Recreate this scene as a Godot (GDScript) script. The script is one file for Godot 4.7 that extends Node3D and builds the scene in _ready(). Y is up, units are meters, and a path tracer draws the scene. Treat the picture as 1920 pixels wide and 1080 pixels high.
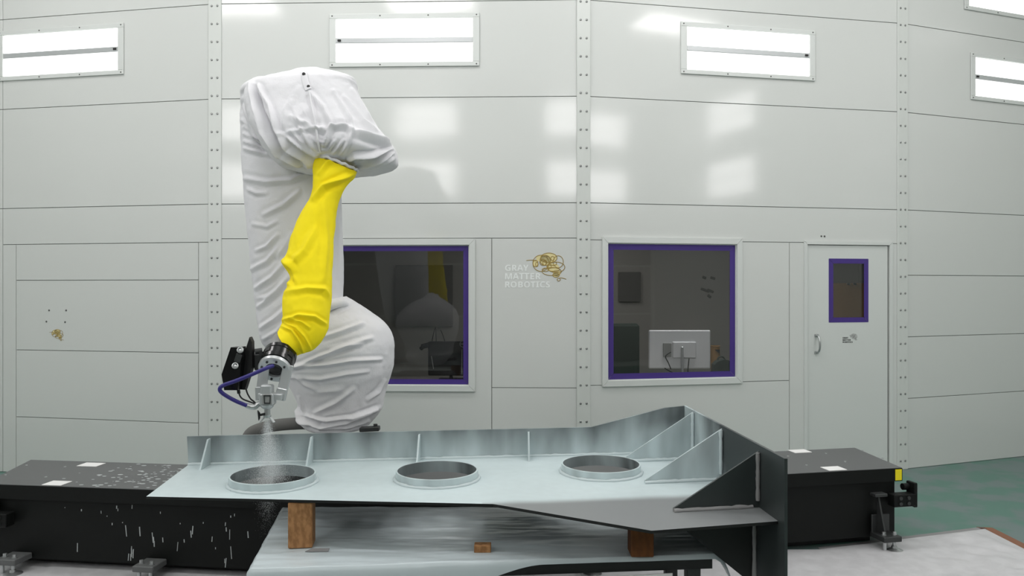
extends Node3D
# A white sheet-metal paint booth: a cloth-covered spraying robot on a black rail coats a steel workpiece on a masked table.

const F := 1430.0     # focal length used for the survey, in picture heights of 1080
const EYE := 1.7
const LUM := 4.6      # brightness of the wall lamps' diffusers
const CEIL := 17.0    # brightness of the ceiling lamps' diffusers
const GAIN := 1.2     # how far the cloth folds stand out
var M := {}
var taken := {}
# plan of the front wall: corners (x, distance) where the riveted cover strips stand
var PLAN := [Vector2(-6.8, 7.436), Vector2(-2.594, 6.66), Vector2(0.615, 6.56), Vector2(3.66, 7.15), Vector2(6.8, 8.295)]
var fnl := FastNoiseLite.new()
var rng := RandomNumberGenerator.new()


func _ready() -> void:
	# ---- camera, exposure, large lights
	var cam := Camera3D.new()
	cam.name = "camera"
	cam.fov = rad_to_deg(2.0 * atan(540.0 / F))
	cam.position = Vector3(0, EYE, 0)
	cam.near = 0.05
	cam.far = 60.0
	add_child(cam)
	var we := WorldEnvironment.new()
	we.name = "environment"
	var env := Environment.new()
	env.background_mode = Environment.BG_COLOR
	env.background_color = Color(0.02, 0.02, 0.02)
	env.tonemap_mode = Environment.TONE_MAPPER_LINEAR
	env.tonemap_exposure = 0.84
	env.sdfgi_enabled = true
	env.ssao_enabled = true
	env.ssil_enabled = true
	we.environment = env
	add_child(we)
	fnl.seed = 7
	fnl.frequency = 1.0
	fnl.fractal_octaves = 3
	rng.seed = 11
	materials()
	room()
	lamps()
	windows_and_door()
	office()
	wall_marks()
	rail()
	table()
	workpiece()
	robot()
	floor_things()
	mist()


# ---------------------------------------------------------------- helpers
func at(px: float, py: float, z: float) -> Vector3:
	return Vector3((px - 960.0) * z / F, EYE - (py - 540.0) * z / F, -z)

func numbered(called: String) -> String:
	var n: int = taken.get(called, 0)
	taken[called] = n + 1
	return called if n == 0 else "%s_%03d" % [called, n]

func meta(o: Node, label: String, category := "", group := "", kind := "") -> Node:
	if label: o.set_meta("label", label)
	if category: o.set_meta("category", category)
	if group: o.set_meta("group", group)
	if kind: o.set_meta("kind", kind)
	return o

func thing(called: String, label: String, category: String, where := Vector3.ZERO, group := "") -> Node3D:
	var o := Node3D.new()
	o.name = numbered(called)
	o.position = where
	add_child(o)
	meta(o, label, category, group)
	return o

func struct_root(called: String, where := Transform3D()) -> Node3D:
	var o := Node3D.new()
	o.name = numbered(called)
	o.transform = where
	add_child(o)
	meta(o, "", "", "", "structure")
	return o

func put(called: String, mesh: Mesh, mat: Material, parent: Node = null) -> MeshInstance3D:
	var o := MeshInstance3D.new()
	o.mesh = mesh
	o.material_override = mat
	o.cast_shadow = GeometryInstance3D.SHADOW_CASTING_SETTING_ON
	if parent == null or parent == self:
		o.name = numbered(called)
		add_child(o, true)
	else:
		o.name = called
		parent.add_child(o, true)
	return o

func sb() -> SurfaceTool:
	var st := SurfaceTool.new()
	st.begin(Mesh.PRIMITIVE_TRIANGLES)
	st.set_smooth_group(-1)
	return st

func obj(called: String, st: SurfaceTool, mat: Material, parent: Node = null, where := Vector3.ZERO) -> MeshInstance3D:
	st.generate_normals()
	var o := put(called, st.commit(), mat, parent)
	# st is in world space unless the parent stands elsewhere
	if where != Vector3.ZERO: o.position = -where
	return o

func tri(st: SurfaceTool, a: Vector3, b: Vector3, c: Vector3, hint: Vector3) -> void:
	if (c - a).cross(b - a).dot(hint) < 0.0:
		st.add_vertex(a); st.add_vertex(c); st.add_vertex(b)
	else:
		st.add_vertex(a); st.add_vertex(b); st.add_vertex(c)

func quad(st: SurfaceTool, a: Vector3, b: Vector3, c: Vector3, d: Vector3, hint: Vector3) -> void:
	tri(st, a, b, c, hint)
	tri(st, a, c, d, hint)

func axis(k: int) -> Vector3:
	return Vector3(1 if k == 0 else 0, 1 if k == 1 else 0, 1 if k == 2 else 0)

func box(st: SurfaceTool, xf: Transform3D, size: Vector3, ch := 0.0) -> void:
	var h := size / 2.0
	ch = minf(ch, minf(h.x, minf(h.y, h.z)) * 0.8)
	for a in 3:
		var b := (a + 1) % 3
		var c := (a + 2) % 3
		var A := axis(a); var B := axis(b); var C := axis(c)
		for s in [-1.0, 1.0]:
			var f: Vector3 = A * s * h[a]
			var u := B * (h[b] - ch)
			var v := C * (h[c] - ch)
			quad(st, xf * (f - u - v), xf * (f + u - v), xf * (f + u + v), xf * (f - u + v), xf.basis * f)
			if ch > 0.0:
				for t in [-1.0, 1.0]:   # edges between faces a and b
					var e1: Vector3 = A * s * h[a] + B * t * (h[b] - ch)
					var e2: Vector3 = A * s * (h[a] - ch) + B * t * h[b]
					var w := C * (h[c] - ch)
					quad(st, xf * (e1 - w), xf * (e1 + w), xf * (e2 + w), xf * (e2 - w), xf.basis * (A * s + B * t))
	if ch > 0.0:
		for sx in [-1.0, 1.0]:
			for sy in [-1.0, 1.0]:
				for sz in [-1.0, 1.0]:
					var s := Vector3(sx, sy, sz)
					var q := s * (h - Vector3(ch, ch, ch))
					tri(st, xf * (q + Vector3(sx * ch, 0, 0)), xf * (q + Vector3(0, sy * ch, 0)), xf * (q + Vector3(0, 0, sz * ch)), xf.basis * s)

func bx(st: SurfaceTool, c: Vector3, size: Vector3, ch := 0.0) -> void:
	box(st, Transform3D(Basis(), c), size, ch)

# a frame whose -Z... here: X along d, Y up as near as possible
func frame_along(d: Vector3, o: Vector3) -> Transform3D:
	var x := d.normalized()
	var y := Vector3.UP if absf(x.y) < 0.95 else Vector3.BACK
	var z := x.cross(y).normalized()
	y = z.cross(x).normalized()
	return Transform3D(Basis(x, y, z), o)

func bar(st: SurfaceTool, a: Vector3, b: Vector3, h: float, w: float, ch := 0.0) -> void:
	box(st, frame_along(b - a, (a + b) / 2.0), Vector3(a.distance_to(b), h, w), ch)

func prism(st: SurfaceTool, pts: Array, ext: Vector3) -> void:
	var n := ext.normalized()
	var e1: Vector3 = (pts[1] - pts[0]).normalized()
	e1 = (e1 - n * e1.dot(n)).normalized()
	var e2 := n.cross(e1)
	var flat := PackedVector2Array()
	for p in pts: flat.append(Vector2((p - pts[0]).dot(e1), (p - pts[0]).dot(e2)))
	var ids := Geometry2D.triangulate_polygon(flat)
	for k in range(0, ids.size(), 3):
		tri(st, pts[ids[k]], pts[ids[k + 1]], pts[ids[k + 2]], -n)
		tri(st, pts[ids[k]] + ext, pts[ids[k + 1]] + ext, pts[ids[k + 2]] + ext, n)
	var area := 0.0
	for k in flat.size(): area += flat[k].cross(flat[(k + 1) % flat.size()])
	var sg := 1.0 if area > 0.0 else -1.0
	for k in pts.size():
		var a: Vector3 = pts[k]
		var b: Vector3 = pts[(k + 1) % pts.size()]
		var d := flat[(k + 1) % flat.size()] - flat[k]
		quad(st, a, b, b + ext, a + ext, (e1 * d.y - e2 * d.x) * sg)

# profile: array of Vector2(radius, distance along the axis from A)
func lathe(st: SurfaceTool, A: Vector3, dir: Vector3, prof: Array, seg := 24, smooth := true) -> void:
	var y := dir.normalized()
	var x := y.cross(Vector3.RIGHT if absf(y.x) < 0.9 else Vector3.UP).normalized()
	var z := x.cross(y)
	for k in prof.size() - 1:
		var p: Vector2 = prof[k]
		var q: Vector2 = prof[k + 1]
		st.set_smooth_group(k + 1 if smooth else -1)
		var out_ := Vector2(q.y - p.y, -(q.x - p.x))
		for i in seg:
			var t0 := TAU * i / seg
			var t1 := TAU * (i + 1) / seg
			var d0 := x * cos(t0) + z * sin(t0)
			var d1 := x * cos(t1) + z * sin(t1)
			var hint := (d0 + d1) * out_.x + y * out_.y * 2.0
			var a := A + d0 * p.x + y * p.y
			var b := A + d1 * p.x + y * p.y
			var c := A + d1 * q.x + y * q.y
			var d := A + d0 * q.x + y * q.y
			if p.x > 1e-5: tri(st, a, b, c, hint)
			if q.x > 1e-5: tri(st, a, c, d, hint)
	st.set_smooth_group(-1)

func rod(st: SurfaceTool, a: Vector3, b: Vector3, r0: float, r1 := -1.0, seg := 16) -> void:
	if r1 < 0.0: r1 = r0
	var L := a.distance_to(b)
	lathe(st, a, b - a, [Vector2(0, 0), Vector2(r0, 0), Vector2(r1, L), Vector2(0, L)], seg)

func curve(pts: Array, per := 8) -> Array:
	var out := []
	for k in pts.size() - 1:
		var p0 = pts[maxi(k - 1, 0)]
		var p3 = pts[mini(k + 2, pts.size() - 1)]
		for i in per: out.append(pts[k].cubic_interpolate(pts[k + 1], p0, p3, float(i) / per))
	out.append(pts[-1])
	return out

func tube(st: SurfaceTool, pts: Array, r: float, seg := 10, flat := 1.0, flat_dir := Vector3.ZERO, wob := 0.0) -> void:
	var rings := []
	var up := Vector3.UP
	for k in pts.size():
		var t: Vector3 = (pts[mini(k + 1, pts.size() - 1)] - pts[maxi(k - 1, 0)]).normalized()
		if k == 0: up = Vector3.UP if absf(t.y) < 0.9 else Vector3.BACK
		if flat_dir != Vector3.ZERO: up = flat_dir
		var x := t.cross(up).normalized()
		var y := x.cross(t).normalized()
		up = y
		var ring := []
		var rr := r * (1.0 + wob * fnl.get_noise_1d(k * 1.7 + pts[0].x * 10.0))
		for i in seg:
			var a := TAU * i / seg
			ring.append(pts[k] + x * cos(a) * rr + y * sin(a) * rr * flat)
		rings.append(ring)
	st.set_smooth_group(1)
	for k in rings.size() - 1:
		for i in seg:
			var j := (i + 1) % seg
			var mid: Vector3 = (pts[k] + pts[k + 1]) / 2.0
			quad(st, rings[k][i], rings[k][j], rings[k + 1][j], rings[k + 1][i], (rings[k][i] + rings[k + 1][j]) / 2.0 - mid)
	st.set_smooth_group(-1)
	for e in [0, rings.size() - 1]:
		var d: Vector3 = pts[0] - pts[1] if e == 0 else pts[-1] - pts[-2]
		for i in seg: tri(st, pts[e], rings[e][i], rings[e][(i + 1) % seg], d)

# a mesh from a grid of points, normals from the grid itself
func grid(pts: PackedVector3Array, nu: int, nv: int, wrap: bool, towards: Vector3, colors := PackedColorArray(), skip := PackedByteArray(), centers := PackedVector3Array()) -> ArrayMesh:
	var idx := PackedInt32Array()
	var nor := PackedVector3Array()
	nor.resize(pts.size())
	var cols := nu if wrap else nu - 1
	var sum := 0.0
	for v in nv - 1:
		for u in cols:
			if skip.size() and skip[v * cols + u]: continue
			var u1 := (u + 1) % nu
			var a := v * nu + u
			var b := v * nu + u1
			var c := (v + 1) * nu + u1
			var d := (v + 1) * nu + u
			idx.append_array(PackedInt32Array([a, b, c, a, c, d]))
			var n := (pts[c] - pts[a]).cross(pts[b] - pts[a]) + (pts[d] - pts[a]).cross(pts[c] - pts[a])
			nor[a] += n; nor[b] += n; nor[c] += n; nor[d] += n
			sum += n.dot(towards) if centers.is_empty() else n.dot(pts[a] - centers[v])
	if sum < 0.0:
		for k in range(0, idx.size(), 3):
			var t := idx[k + 1]
			idx[k + 1] = idx[k + 2]
			idx[k + 2] = t
		for k in nor.size(): nor[k] = -nor[k]
	for k in nor.size(): nor[k] = nor[k].normalized() if nor[k].length_squared() > 1e-20 else Vector3.UP
	var arr := []
	arr.resize(Mesh.ARRAY_MAX)
	arr[Mesh.ARRAY_VERTEX] = pts
	arr[Mesh.ARRAY_NORMAL] = nor
	arr[Mesh.ARRAY_INDEX] = idx
	if colors.size(): arr[Mesh.ARRAY_COLOR] = colors
	var m := ArrayMesh.new()
	m.add_surface_from_arrays(Mesh.PRIMITIVE_TRIANGLES, arr)
	return m

# cloth pulled over a body: rings [left x, left y, right x, right y, distance, half depth, (squareness)] as surveyed, folds [height, width, x0, y0, x1, y1, ...]
func cloth(rings: Array, nu: int, nv: int, expo: float, folds: Array, rough: float, freq := Vector3(7, 7, 7)) -> ArrayMesh:
	var pts := PackedVector3Array()
	var mids := PackedVector3Array()
	var n := rings.size()
	for v in nv:
		var f := float(v) / (nv - 1) * (n - 1)
		var k := mini(int(f), n - 2)
		var t := f - k
		var g := []
		for c in 6: g.append(cubic_interpolate(rings[k][c], rings[k + 1][c], rings[maxi(k - 1, 0)][c], rings[mini(k + 2, n - 1)][c], t))
		var L := at(g[0], g[1], g[4])
		var R := at(g[2], g[3], g[4])
		var near: float = g[4] - 0.75 * g[5]     # heights were surveyed on the near side
		L.y = at(g[0], g[1], near).y
		R.y = at(g[2], g[3], near).y
		var mid := (L + R) / 2.0
		var half := (R - L) / 2.0
		mids.append(mid)
		for u in nu:
			var a := TAU * u / nu
			var cx := signf(cos(a)) * pow(absf(cos(a)), 2.0 / expo)
			var cz := signf(sin(a)) * pow(absf(sin(a)), 2.0 / expo)
			pts.append(mid + half * cx + Vector3(0, 0, g[5]) * cz)
	var boxes := []
	for fo in folds:
		var r := Rect2(fo[2], fo[3], 0, 0)
		for k in range(4, fo.size(), 2): r = r.expand(Vector2(fo[k], fo[k + 1]))
		boxes.append(r.grow(fo[1] * 4.0))
	var out := pts.duplicate()
	for v in nv:
		for u in nu:
			var i := v * nu + u
			var du := pts[v * nu + (u + 1) % nu] - pts[v * nu + (u + nu - 1) % nu]
			var dv := pts[mini(v + 1, nv - 1) * nu + u] - pts[maxi(v - 1, 0) * nu + u]
			var nn := du.cross(dv)
			if nn.length_squared() < 1e-14: continue
			nn = nn.normalized()
			if nn.dot(pts[i] - mids[v]) < 0.0: nn = -nn
			var p := pts[i]
			var d := rough * fnl.get_noise_3d(p.x * freq.x, p.y * freq.y, p.z * freq.z)
			if sin(TAU * u / nu) > -0.15:
				var q := Vector2(960.0 + p.x * F / -p.z, 540.0 - (p.y - EYE) * F / -p.z)
				for b in folds.size():
					if not boxes[b].has_point(q): continue
					var fo = folds[b]
					var best := 1e9
					var segs: int = (fo.size() - 4) / 2
					var along := 0.0
					for k in segs:
						var a0 := Vector2(fo[2 + k * 2], fo[3 + k * 2])
						var a1 := Vector2(fo[4 + k * 2], fo[5 + k * 2])
						var t := clampf((q - a0).dot(a1 - a0) / (a1 - a0).length_squared(), 0.0, 1.0)
						var dist := q.distance_to(a0.lerp(a1, t))
						if dist < best:
							best = dist
							along = (k + t) / segs
					var x: float = best / (fo[1] * 0.62)
					d += fo[0] * GAIN * smoothstep(-0.05, 0.45, sin(TAU * u / nu)) * (exp(-pow(x, 1.6)) - 0.4 * exp(-(x - 2.1) * (x - 2.1))) * sqrt(maxf(0.0, sin(PI * clampf(along * 0.92 + 0.04, 0.0, 1.0))))
			out[i] = p + nn * d
	# close both ends
	for u in nu: out.append(mids[nv - 1])
	var top := PackedVector3Array()
	for u in nu: top.append(mids[0])
	top.append_array(out)
	var cen := PackedVector3Array([mids[0] - (mids[1] - mids[0]) * 0.0])
	cen.append_array(mids)
	cen.append(mids[nv - 1])
	return grid(top, nu, nv + 2, true, Vector3.ZERO, PackedColorArray(), PackedByteArray(), cen)

func noise_map(f: float, normal := false, strength := 4.0, ramp: Gradient = null, sz := 512, oct := 4) -> NoiseTexture2D:
	var n := FastNoiseLite.new()
	n.seed = 3
	n.frequency = f
	n.fractal_octaves = oct
	var t := NoiseTexture2D.new()
	t.noise = n
	t.width = sz
	t.height = sz
	t.seamless = true
	t.as_normal_map = normal
	t.bump_strength = strength
	if ramp: t.color_ramp = ramp
	return t

func ramp2(a: Color, b: Color, p := 0.3, q := 0.7) -> Gradient:
	var g := Gradient.new()
	g.offsets = PackedFloat32Array([p, q])
	g.colors = PackedColorArray([a, b])
	return g

func mat(called: String, c: Color, rough := 0.6, metal := 0.0) -> StandardMaterial3D:
	var m := StandardMaterial3D.new()
	m.resource_name = called
	m.albedo_color = c
	m.roughness = rough
	m.metallic = metal
	m.cull_mode = BaseMaterial3D.CULL_DISABLED
	M[called] = m
	return m

func c8(r: float, g: float, b: float) -> Color:
	return Color(r / 255.0, g / 255.0, b / 255.0)

func tri_tex(m: StandardMaterial3D, scale: float) -> void:
	m.uv1_triplanar = true
	m.uv1_world_triplanar = true
	m.uv1_scale = Vector3(scale, scale, scale)

func materials() -> void:
	var m := mat("sheet_metal", c8(214, 217, 214), 0.095)
	m.normal_enabled = true
	m.normal_texture = noise_map(0.006, true, 3.0, null, 512, 2)
	m.normal_scale = 0.05
	tri_tex(m, 0.4)
	mat("strip_metal", c8(211, 215, 211), 0.3)
	mat("trim_white", c8(214, 218, 215), 0.35)
	mat("seam_dark", c8(140, 143, 140), 0.8)
	mat("rivet", c8(150, 152, 150), 0.3, 0.6)
	mat("screw", c8(90, 92, 90), 0.4, 0.5)
	mat("black", c8(14, 14, 14), 0.5)
	mat("black_gloss", c8(10, 10, 11), 0.2)
	mat("rail_black", c8(19, 21, 20), 0.5).metallic_specular = 0.3
	mat("rail_top", c8(92, 94, 94), 0.55)
	m = mat("lamp_glow", Color(1, 1, 1), 0.5)
	m.emission_enabled = true
	m.emission = Color(1, 1, 1)
	m.emission_energy_multiplier = 1.2
	m = mat("glass", Color(0.1, 0.1, 0.1, 0.08), 0.02)
	m.transparency = BaseMaterial3D.TRANSPARENCY_ALPHA
	mat("tape_purple", c8(66, 44, 128), 0.6)
	mat("steel", c8(185, 188, 188), 0.3, 0.8)
	mat("alu", c8(196, 199, 200), 0.35, 0.5)
	mat("dark_steel", c8(60, 62, 62), 0.45, 0.4)
	m = mat("cloth_white", c8(221, 221, 224), 0.95)
	m.rim_enabled = true
	m.rim = 0.2
	m.normal_enabled = true
	m.normal_texture = noise_map(0.12, true, 2.0, null, 256, 2)
	m.normal_scale = 0.25
	tri_tex(m, 3.0)
	m = mat("cloth_yellow", c8(250, 228, 0), 0.85)
	mat("cloth_grey", c8(150, 150, 150), 0.95)
	mat("rubber_grey", c8(104, 104, 102), 0.8)
	mat("hose_purple", c8(46, 38, 120), 0.4)
	m = mat("painted_steel", Color(1, 1, 1), 0.38)
	m.vertex_color_use_as_albedo = true
	m = mat("wood", Color(1, 1, 1), 0.85)
	m.albedo_texture = noise_map(0.02, false, 4.0, ramp2(c8(138, 98, 60), c8(172, 126, 82)), 256)
	m.uv1_triplanar = true
	m.uv1_scale = Vector3(6, 3, 6)
	m = mat("wood_dark", Color(1, 1, 1), 0.85)
	m.albedo_texture = noise_map(0.02, false, 4.0, ramp2(c8(96, 56, 20), c8(110, 64, 24)), 256)
	m.uv1_triplanar = true
	m.uv1_scale = Vector3(6, 3, 6)
	m = mat("film", Color(1, 1, 1), 0.32)
	m.vertex_color_use_as_albedo = true
	m = mat("floor_paint", Color(1, 1, 1), 0.45)
	m.albedo_texture = noise_map(0.012, false, 4.0, ramp2(c8(84, 122, 110), c8(104, 122, 120), 0.36, 0.62), 512)
	tri_tex(m, 0.35)
	m = mat("film_floor", Color(1, 1, 1), 0.4)
	m.albedo_texture = noise_map(0.02, false, 4.0, ramp2(c8(192, 192, 194), c8(200, 200, 202), 0.3, 0.7), 512)
	tri_tex(m, 0.8)
	mat("tape_brown", c8(128, 88, 66), 0.8)
	mat("tape_grey", c8(134, 134, 134), 0.7)
	mat("label_white", c8(232, 232, 230), 0.6)
	mat("label_yellow", c8(240, 224, 20), 0.6)
	mat("spatter", c8(176, 182, 182), 0.6)
	mat("mist_white", c8(240, 244, 245), 0.9)
	mat("print_white", c8(236, 240, 238), 0.6)
	mat("print_black", c8(40, 42, 42), 0.6)
	mat("print_gold", c8(158, 134, 66), 0.6)
	mat("print_cream", c8(226, 214, 160), 0.7)
	mat("print_grey", c8(150, 152, 150), 0.7)
	mat("office_wall", c8(168, 165, 158), 0.9)
	mat("office_dark", c8(104, 103, 98), 0.9)
	mat("office_tan", c8(156, 122, 78), 0.9)
	mat("chair_green", c8(58, 68, 62), 0.9)
	mat("plastic_white", c8(226, 228, 230), 0.45)
	mat("filter_grey", c8(132, 132, 130), 0.95)
	mat("ceiling_white", c8(224, 228, 225), 0.6)


# ---------------------------------------------------------------- front wall frames
func wall_frame(f: int) -> Transform3D:
	var a: Vector2 = PLAN[f]
	var b: Vector2 = PLAN[f + 1]
	var u := Vector3(b.x - a.x, 0, -(b.y - a.y)).normalized()
	return Transform3D(Basis(u, Vector3.UP, u.cross(Vector3.UP)), Vector3(a.x, 0, -a.y))

func wall_len(f: int) -> float:
	return PLAN[f].distance_to(PLAN[f + 1])

# where on a wall section the survey line (px, py) lands: x along it, y up it
func uv(f: int, px: float, py: float) -> Vector2:
	var w := wall_frame(f)
	var eye := Vector3(0, EYE, 0)
	var d := Vector3((px - 960.0) / F, -(py - 540.0) / F, -1.0)
	var t := (w.origin - eye).dot(w.basis.z) / d.dot(w.basis.z)
	var q := w.affine_inverse() * (eye + d * t)
	return Vector2(q.x, q.y)

func cut(r: Rect2, holes: Array) -> Array:
	var rects := [r]
	for h in holes:
		var next := []
		for q in rects:
			var i: Rect2 = q.intersection(h)
			if i.size.x <= 0.001 or i.size.y <= 0.001:
				next.append(q)
				continue
			if i.position.x > q.position.x: next.append(Rect2(q.position.x, q.position.y, i.position.x - q.position.x, q.size.y))
			if i.end.x < q.end.x: next.append(Rect2(i.end.x, q.position.y, q.end.x - i.end.x, q.size.y))
			if i.position.y > q.position.y: next.append(Rect2(i.position.x, q.position.y, i.size.x, i.position.y - q.position.y))
			if i.end.y < q.end.y: next.append(Rect2(i.position.x, i.end.y, i.size.x, q.end.y - i.end.y))
		rects = next
	return rects

var HOLES := [[], [], [], []]
const ROWS := [0.0, 0.514, 1.13, 1.77, 2.1, 2.433, 3.35, 4.18, 5.0, 5.7]

func opening(f: int, x0: float, y0: float, x1: float, y1: float) -> Rect2:
	var a := uv(f, x0, y1)
	var b := uv(f, x1, y0)
	return Rect2(a.x, a.y, b.x - a.x, b.y - a.y)

var WIN1: Rect2
var WIN2: Rect2
var DOOR: Rect2

func room() -> void:
	WIN1 = opening(1, 627, 459, 880, 722)
	WIN2 = opening(2, 1139, 458, 1381, 714)
	DOOR = opening(2, 1513, 460, 1667, 870)
	DOOR = Rect2(DOOR.position.x, 0.01, DOOR.size.x, DOOR.end.y - 0.01)
	HOLES[1] = [WIN1]
	HOLES[2] = [WIN2, DOOR]
	var wall := struct_root("wall_front")
	var back := sb()
	var gap := 0.0028
	for f in 4:
		var w := wall_frame(f)
		var L := wall_len(f)
		for r in cut(Rect2(-0.02 if f else 0.0, 0, L + (0.02 if f else 0.0), 5.7), HOLES[f]):
			box(back, w * Transform3D(Basis(), Vector3(r.position.x + r.size.x / 2, r.position.y + r.size.y / 2, -0.062)), Vector3(r.size.x, r.size.y, 0.1))
		# the sheets: [x0, y0, x1, y1] on this section
		var sheets := []
		var seam := 0.0
		match f:
			0:
				seam = uv(0, 5, 540).x
				var a := uv(0, 30, 540).x
				var b := uv(0, 372, 540).x
				for k in range(5, 9): sheets.append([0.0, ROWS[k], seam, ROWS[k + 1]])
				sheets.append([0.0, 0.0, seam, ROWS[5]])
				for k in range(5, 9): sheets.append([seam, ROWS[k], L, ROWS[k + 1]])
				sheets.append([seam, ROWS[4], L, ROWS[5]])
				sheets.append([seam, 0.0, a, ROWS[4]])
				sheets.append([b, 0.0, L, ROWS[4]])
				for k in range(0, 4): sheets.append([a, ROWS[k], b, ROWS[k + 1]])
			1:
				var a := uv(1, 922, 540).x
				var b := uv(1, 640, 540).x - 0.2
				for k in range(5, 9): sheets.append([0.0, ROWS[k], L, ROWS[k + 1]])
				sheets.append([0.0, 2.13, L, ROWS[5]])
				sheets.append([0.0, 0.0, a, 2.13])
				sheets.append([a, 0.84, L, 2.13])
				sheets.append([a, 0.0, L, 0.84])
			2:
				var a := uv(2, 1112, 540).x
				var b := uv(2, 1480, 540).x
				for k in range(5, 9): sheets.append([0.0, ROWS[k], L, ROWS[k + 1]])
				sheets.append([0.0, 2.115, L, ROWS[5]])
				sheets.append([0.0, 0.86, b, 2.115])
				sheets.append([0.0, 0.0, b, 0.86])
				sheets.append([b, 0.0, L, 2.115])
			3:
				for k in [0, 1, 2, 3]: sheets.append([0.0, [0.0, 0.66, 1.24, 1.82][k], L, [0.66, 1.24, 1.82, ROWS[5]][k]])
				for k in range(5, 9): sheets.append([0.0, ROWS[k], L, ROWS[k + 1]])
		for s in sheets:
			var st := sb()
			for r in cut(Rect2(s[0] + gap, s[1] + gap, s[2] - s[0] - 2 * gap, s[3] - s[1] - 2 * gap), HOLES[f]):
				box(st, w * Transform3D(Basis(), Vector3(r.position.x + r.size.x / 2, r.position.y + r.size.y / 2, -0.006)), Vector3(r.size.x, r.size.y, 0.012), 0.0015 if HOLES[f].is_empty() or s[1] >= ROWS[5] else 0.0)
			obj("panel", st, M.sheet_metal, wall)
	obj("backing", back, M.seam_dark, wall)
	# riveted cover strips at the three bends
	for k in [1, 2, 3]:
		var n: Vector3 = (wall_frame(k - 1).basis.z + wall_frame(k).basis.z).normalized()
		var u := Vector3.UP.cross(n)
		var o := Vector3(PLAN[k].x, 0, -PLAN[k].y)
		var w := Transform3D(Basis(u, Vector3.UP, n), o)
		var st := sb()
		box(st, w * Transform3D(Basis(), Vector3(0, 2.85, 0.001)), Vector3(0.118, 5.7, 0.012), 0.003)
		var strip := obj("cover_strip", st, M.strip_metal, wall)
		st = sb()
		var y := 0.08
		while y < 5.6:
			for s in [-0.026, 0.026]:
				lathe(st, w * Vector3(s, y, 0.006), n, [Vector2(0.011, 0), Vector2(0.0095, 0.004), Vector2(0.006, 0.0065), Vector2(0, 0.0075)], 10)
			y += 0.157
		meta(obj("rivets", st, M.rivet, strip), "", "", "", "stuff")
	# remaining shell
	var st := sb()
	bx(st, Vector3(0, -0.1, -3.2), Vector3(14.2, 0.2, 12.8))
	meta(obj("floor", st, M.floor_paint), "", "", "", "structure")
	st = sb()
	bx(st, Vector3(0, 5.8, -3.2), Vector3(14.2, 0.2, 12.8))
	meta(obj("ceiling", st, M.ceiling_white), "", "", "", "structure")
	st = sb()
	bx(st, Vector3(-6.9, 2.85, -2.7), Vector3(0.2, 5.7, 9.8))
	meta(obj("wall_left", st, M.sheet_metal), "", "", "", "structure")
	st = sb()
	bx(st, Vector3(6.9, 2.85, -3.2), Vector3(0.2, 5.7, 10.8))
	meta(obj("wall_right", st, M.sheet_metal), "", "", "", "structure")
	st = sb()
	bx(st, Vector3(0, 2.85, 2.1), Vector3(14.0, 5.7, 0.2))
	var wb: Node = meta(obj("wall_back", st, M.sheet_metal), "", "", "", "structure")
	for i in 10:
		for j in 3:
			st = sb()
			bx(st, Vector3(-6.03 + i * 1.34, 0.62 + j * 1.04, 1.985), Vector3(1.3, 1.0, 0.03), 0.006)
			obj("filter_panel", st, M.filter_grey, wb)


# ---------------------------------------------------------------- lamps
func lamp(w: Transform3D, label: String, group: String, clip_side := 1.0, lens := 1.19, lum := LUM, hh := 0.166) -> void:
	var t := thing("booth_lamp", label, "wall lamp" if group.begins_with("wall") else "lamp", Vector3.ZERO, group)
	t.transform = w
	var W := lens + 0.115
	var H := 0.128 + 2.0 * hh
	var mid := 0.023 + hh / 2.0
	var st := sb()
	for s in [-1.0, 1.0]:
		box(st, Transform3D(Basis(), Vector3(0, s * (H / 2 - 0.02), 0.006)), Vector3(W, 0.04, 0.012), 0.003)
		box(st, Transform3D(Basis(), Vector3(s * (W / 2 - 0.029), 0, 0.006)), Vector3(0.058, H - 0.08, 0.012), 0.003)
	put_local("frame", st, M.trim_white, t)
	st = sb()
	box(st, Transform3D(Basis(), Vector3(0, 0, 0.004)), Vector3(lens, 0.042, 0.008), 0.002)
	put_local("centre_bar", st, M.alu, t)
	st = sb()
	box(st, Transform3D(Basis(), Vector3(clip_side * (lens / 2 - 0.03), 0, 0.012)), Vector3(0.03, 0.018, 0.008), 0.002)
	put_local("clip", st, M.black, t)
	for s in [-1.0, 1.0]:
		st = sb()
		box(st, Transform3D(Basis(), Vector3(0, s * mid, 0.0)), Vector3(lens, hh, 0.006), 0.002)
		for k in 4:   # ribs of the prismatic cover
			box(st, Transform3D(Basis(), Vector3(0, s * mid + (k - 1.5) * hh * 0.24, 0.003)), Vector3(lens - 0.004, hh * 0.1, 0.004), 0.0015)
		put_local("diffuser", st, M.lamp_glow, t)
		var l := AreaLight3D.new()
		l.name = "lamp_light"
		l.area_size = Vector2(lens, hh)
		l.area_normalize_energy = true
		l.light_energy = lum * lens * hh / PI
		l.light_color = Color(1.0, 0.985, 0.985)
		l.shadow_enabled = true
		l.area_range = 20.0
		l.position = Vector3(0, s * mid, 0.009)
		l.rotation.y = PI      # an area light shines along its -Z
		t.add_child(l, true)
	for sx in 4:
		for sy in [-1.0, 1.0]:
			st = sb()
			lathe(st, Vector3((sx - 1.5) / 1.5 * (W / 2 - 0.025), sy * (H / 2 - 0.018), 0.011), Vector3.BACK, [Vector2(0.007, 0), Vector2(0.006, 0.003), Vector2(0, 0.004)], 8)
			put_local("screw", st, M.screw, t)

func put_local(called: String, st: SurfaceTool, m: Material, parent: Node) -> MeshInstance3D:
	st.generate_normals()
	return put(called, st.commit(), m, parent)

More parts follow.
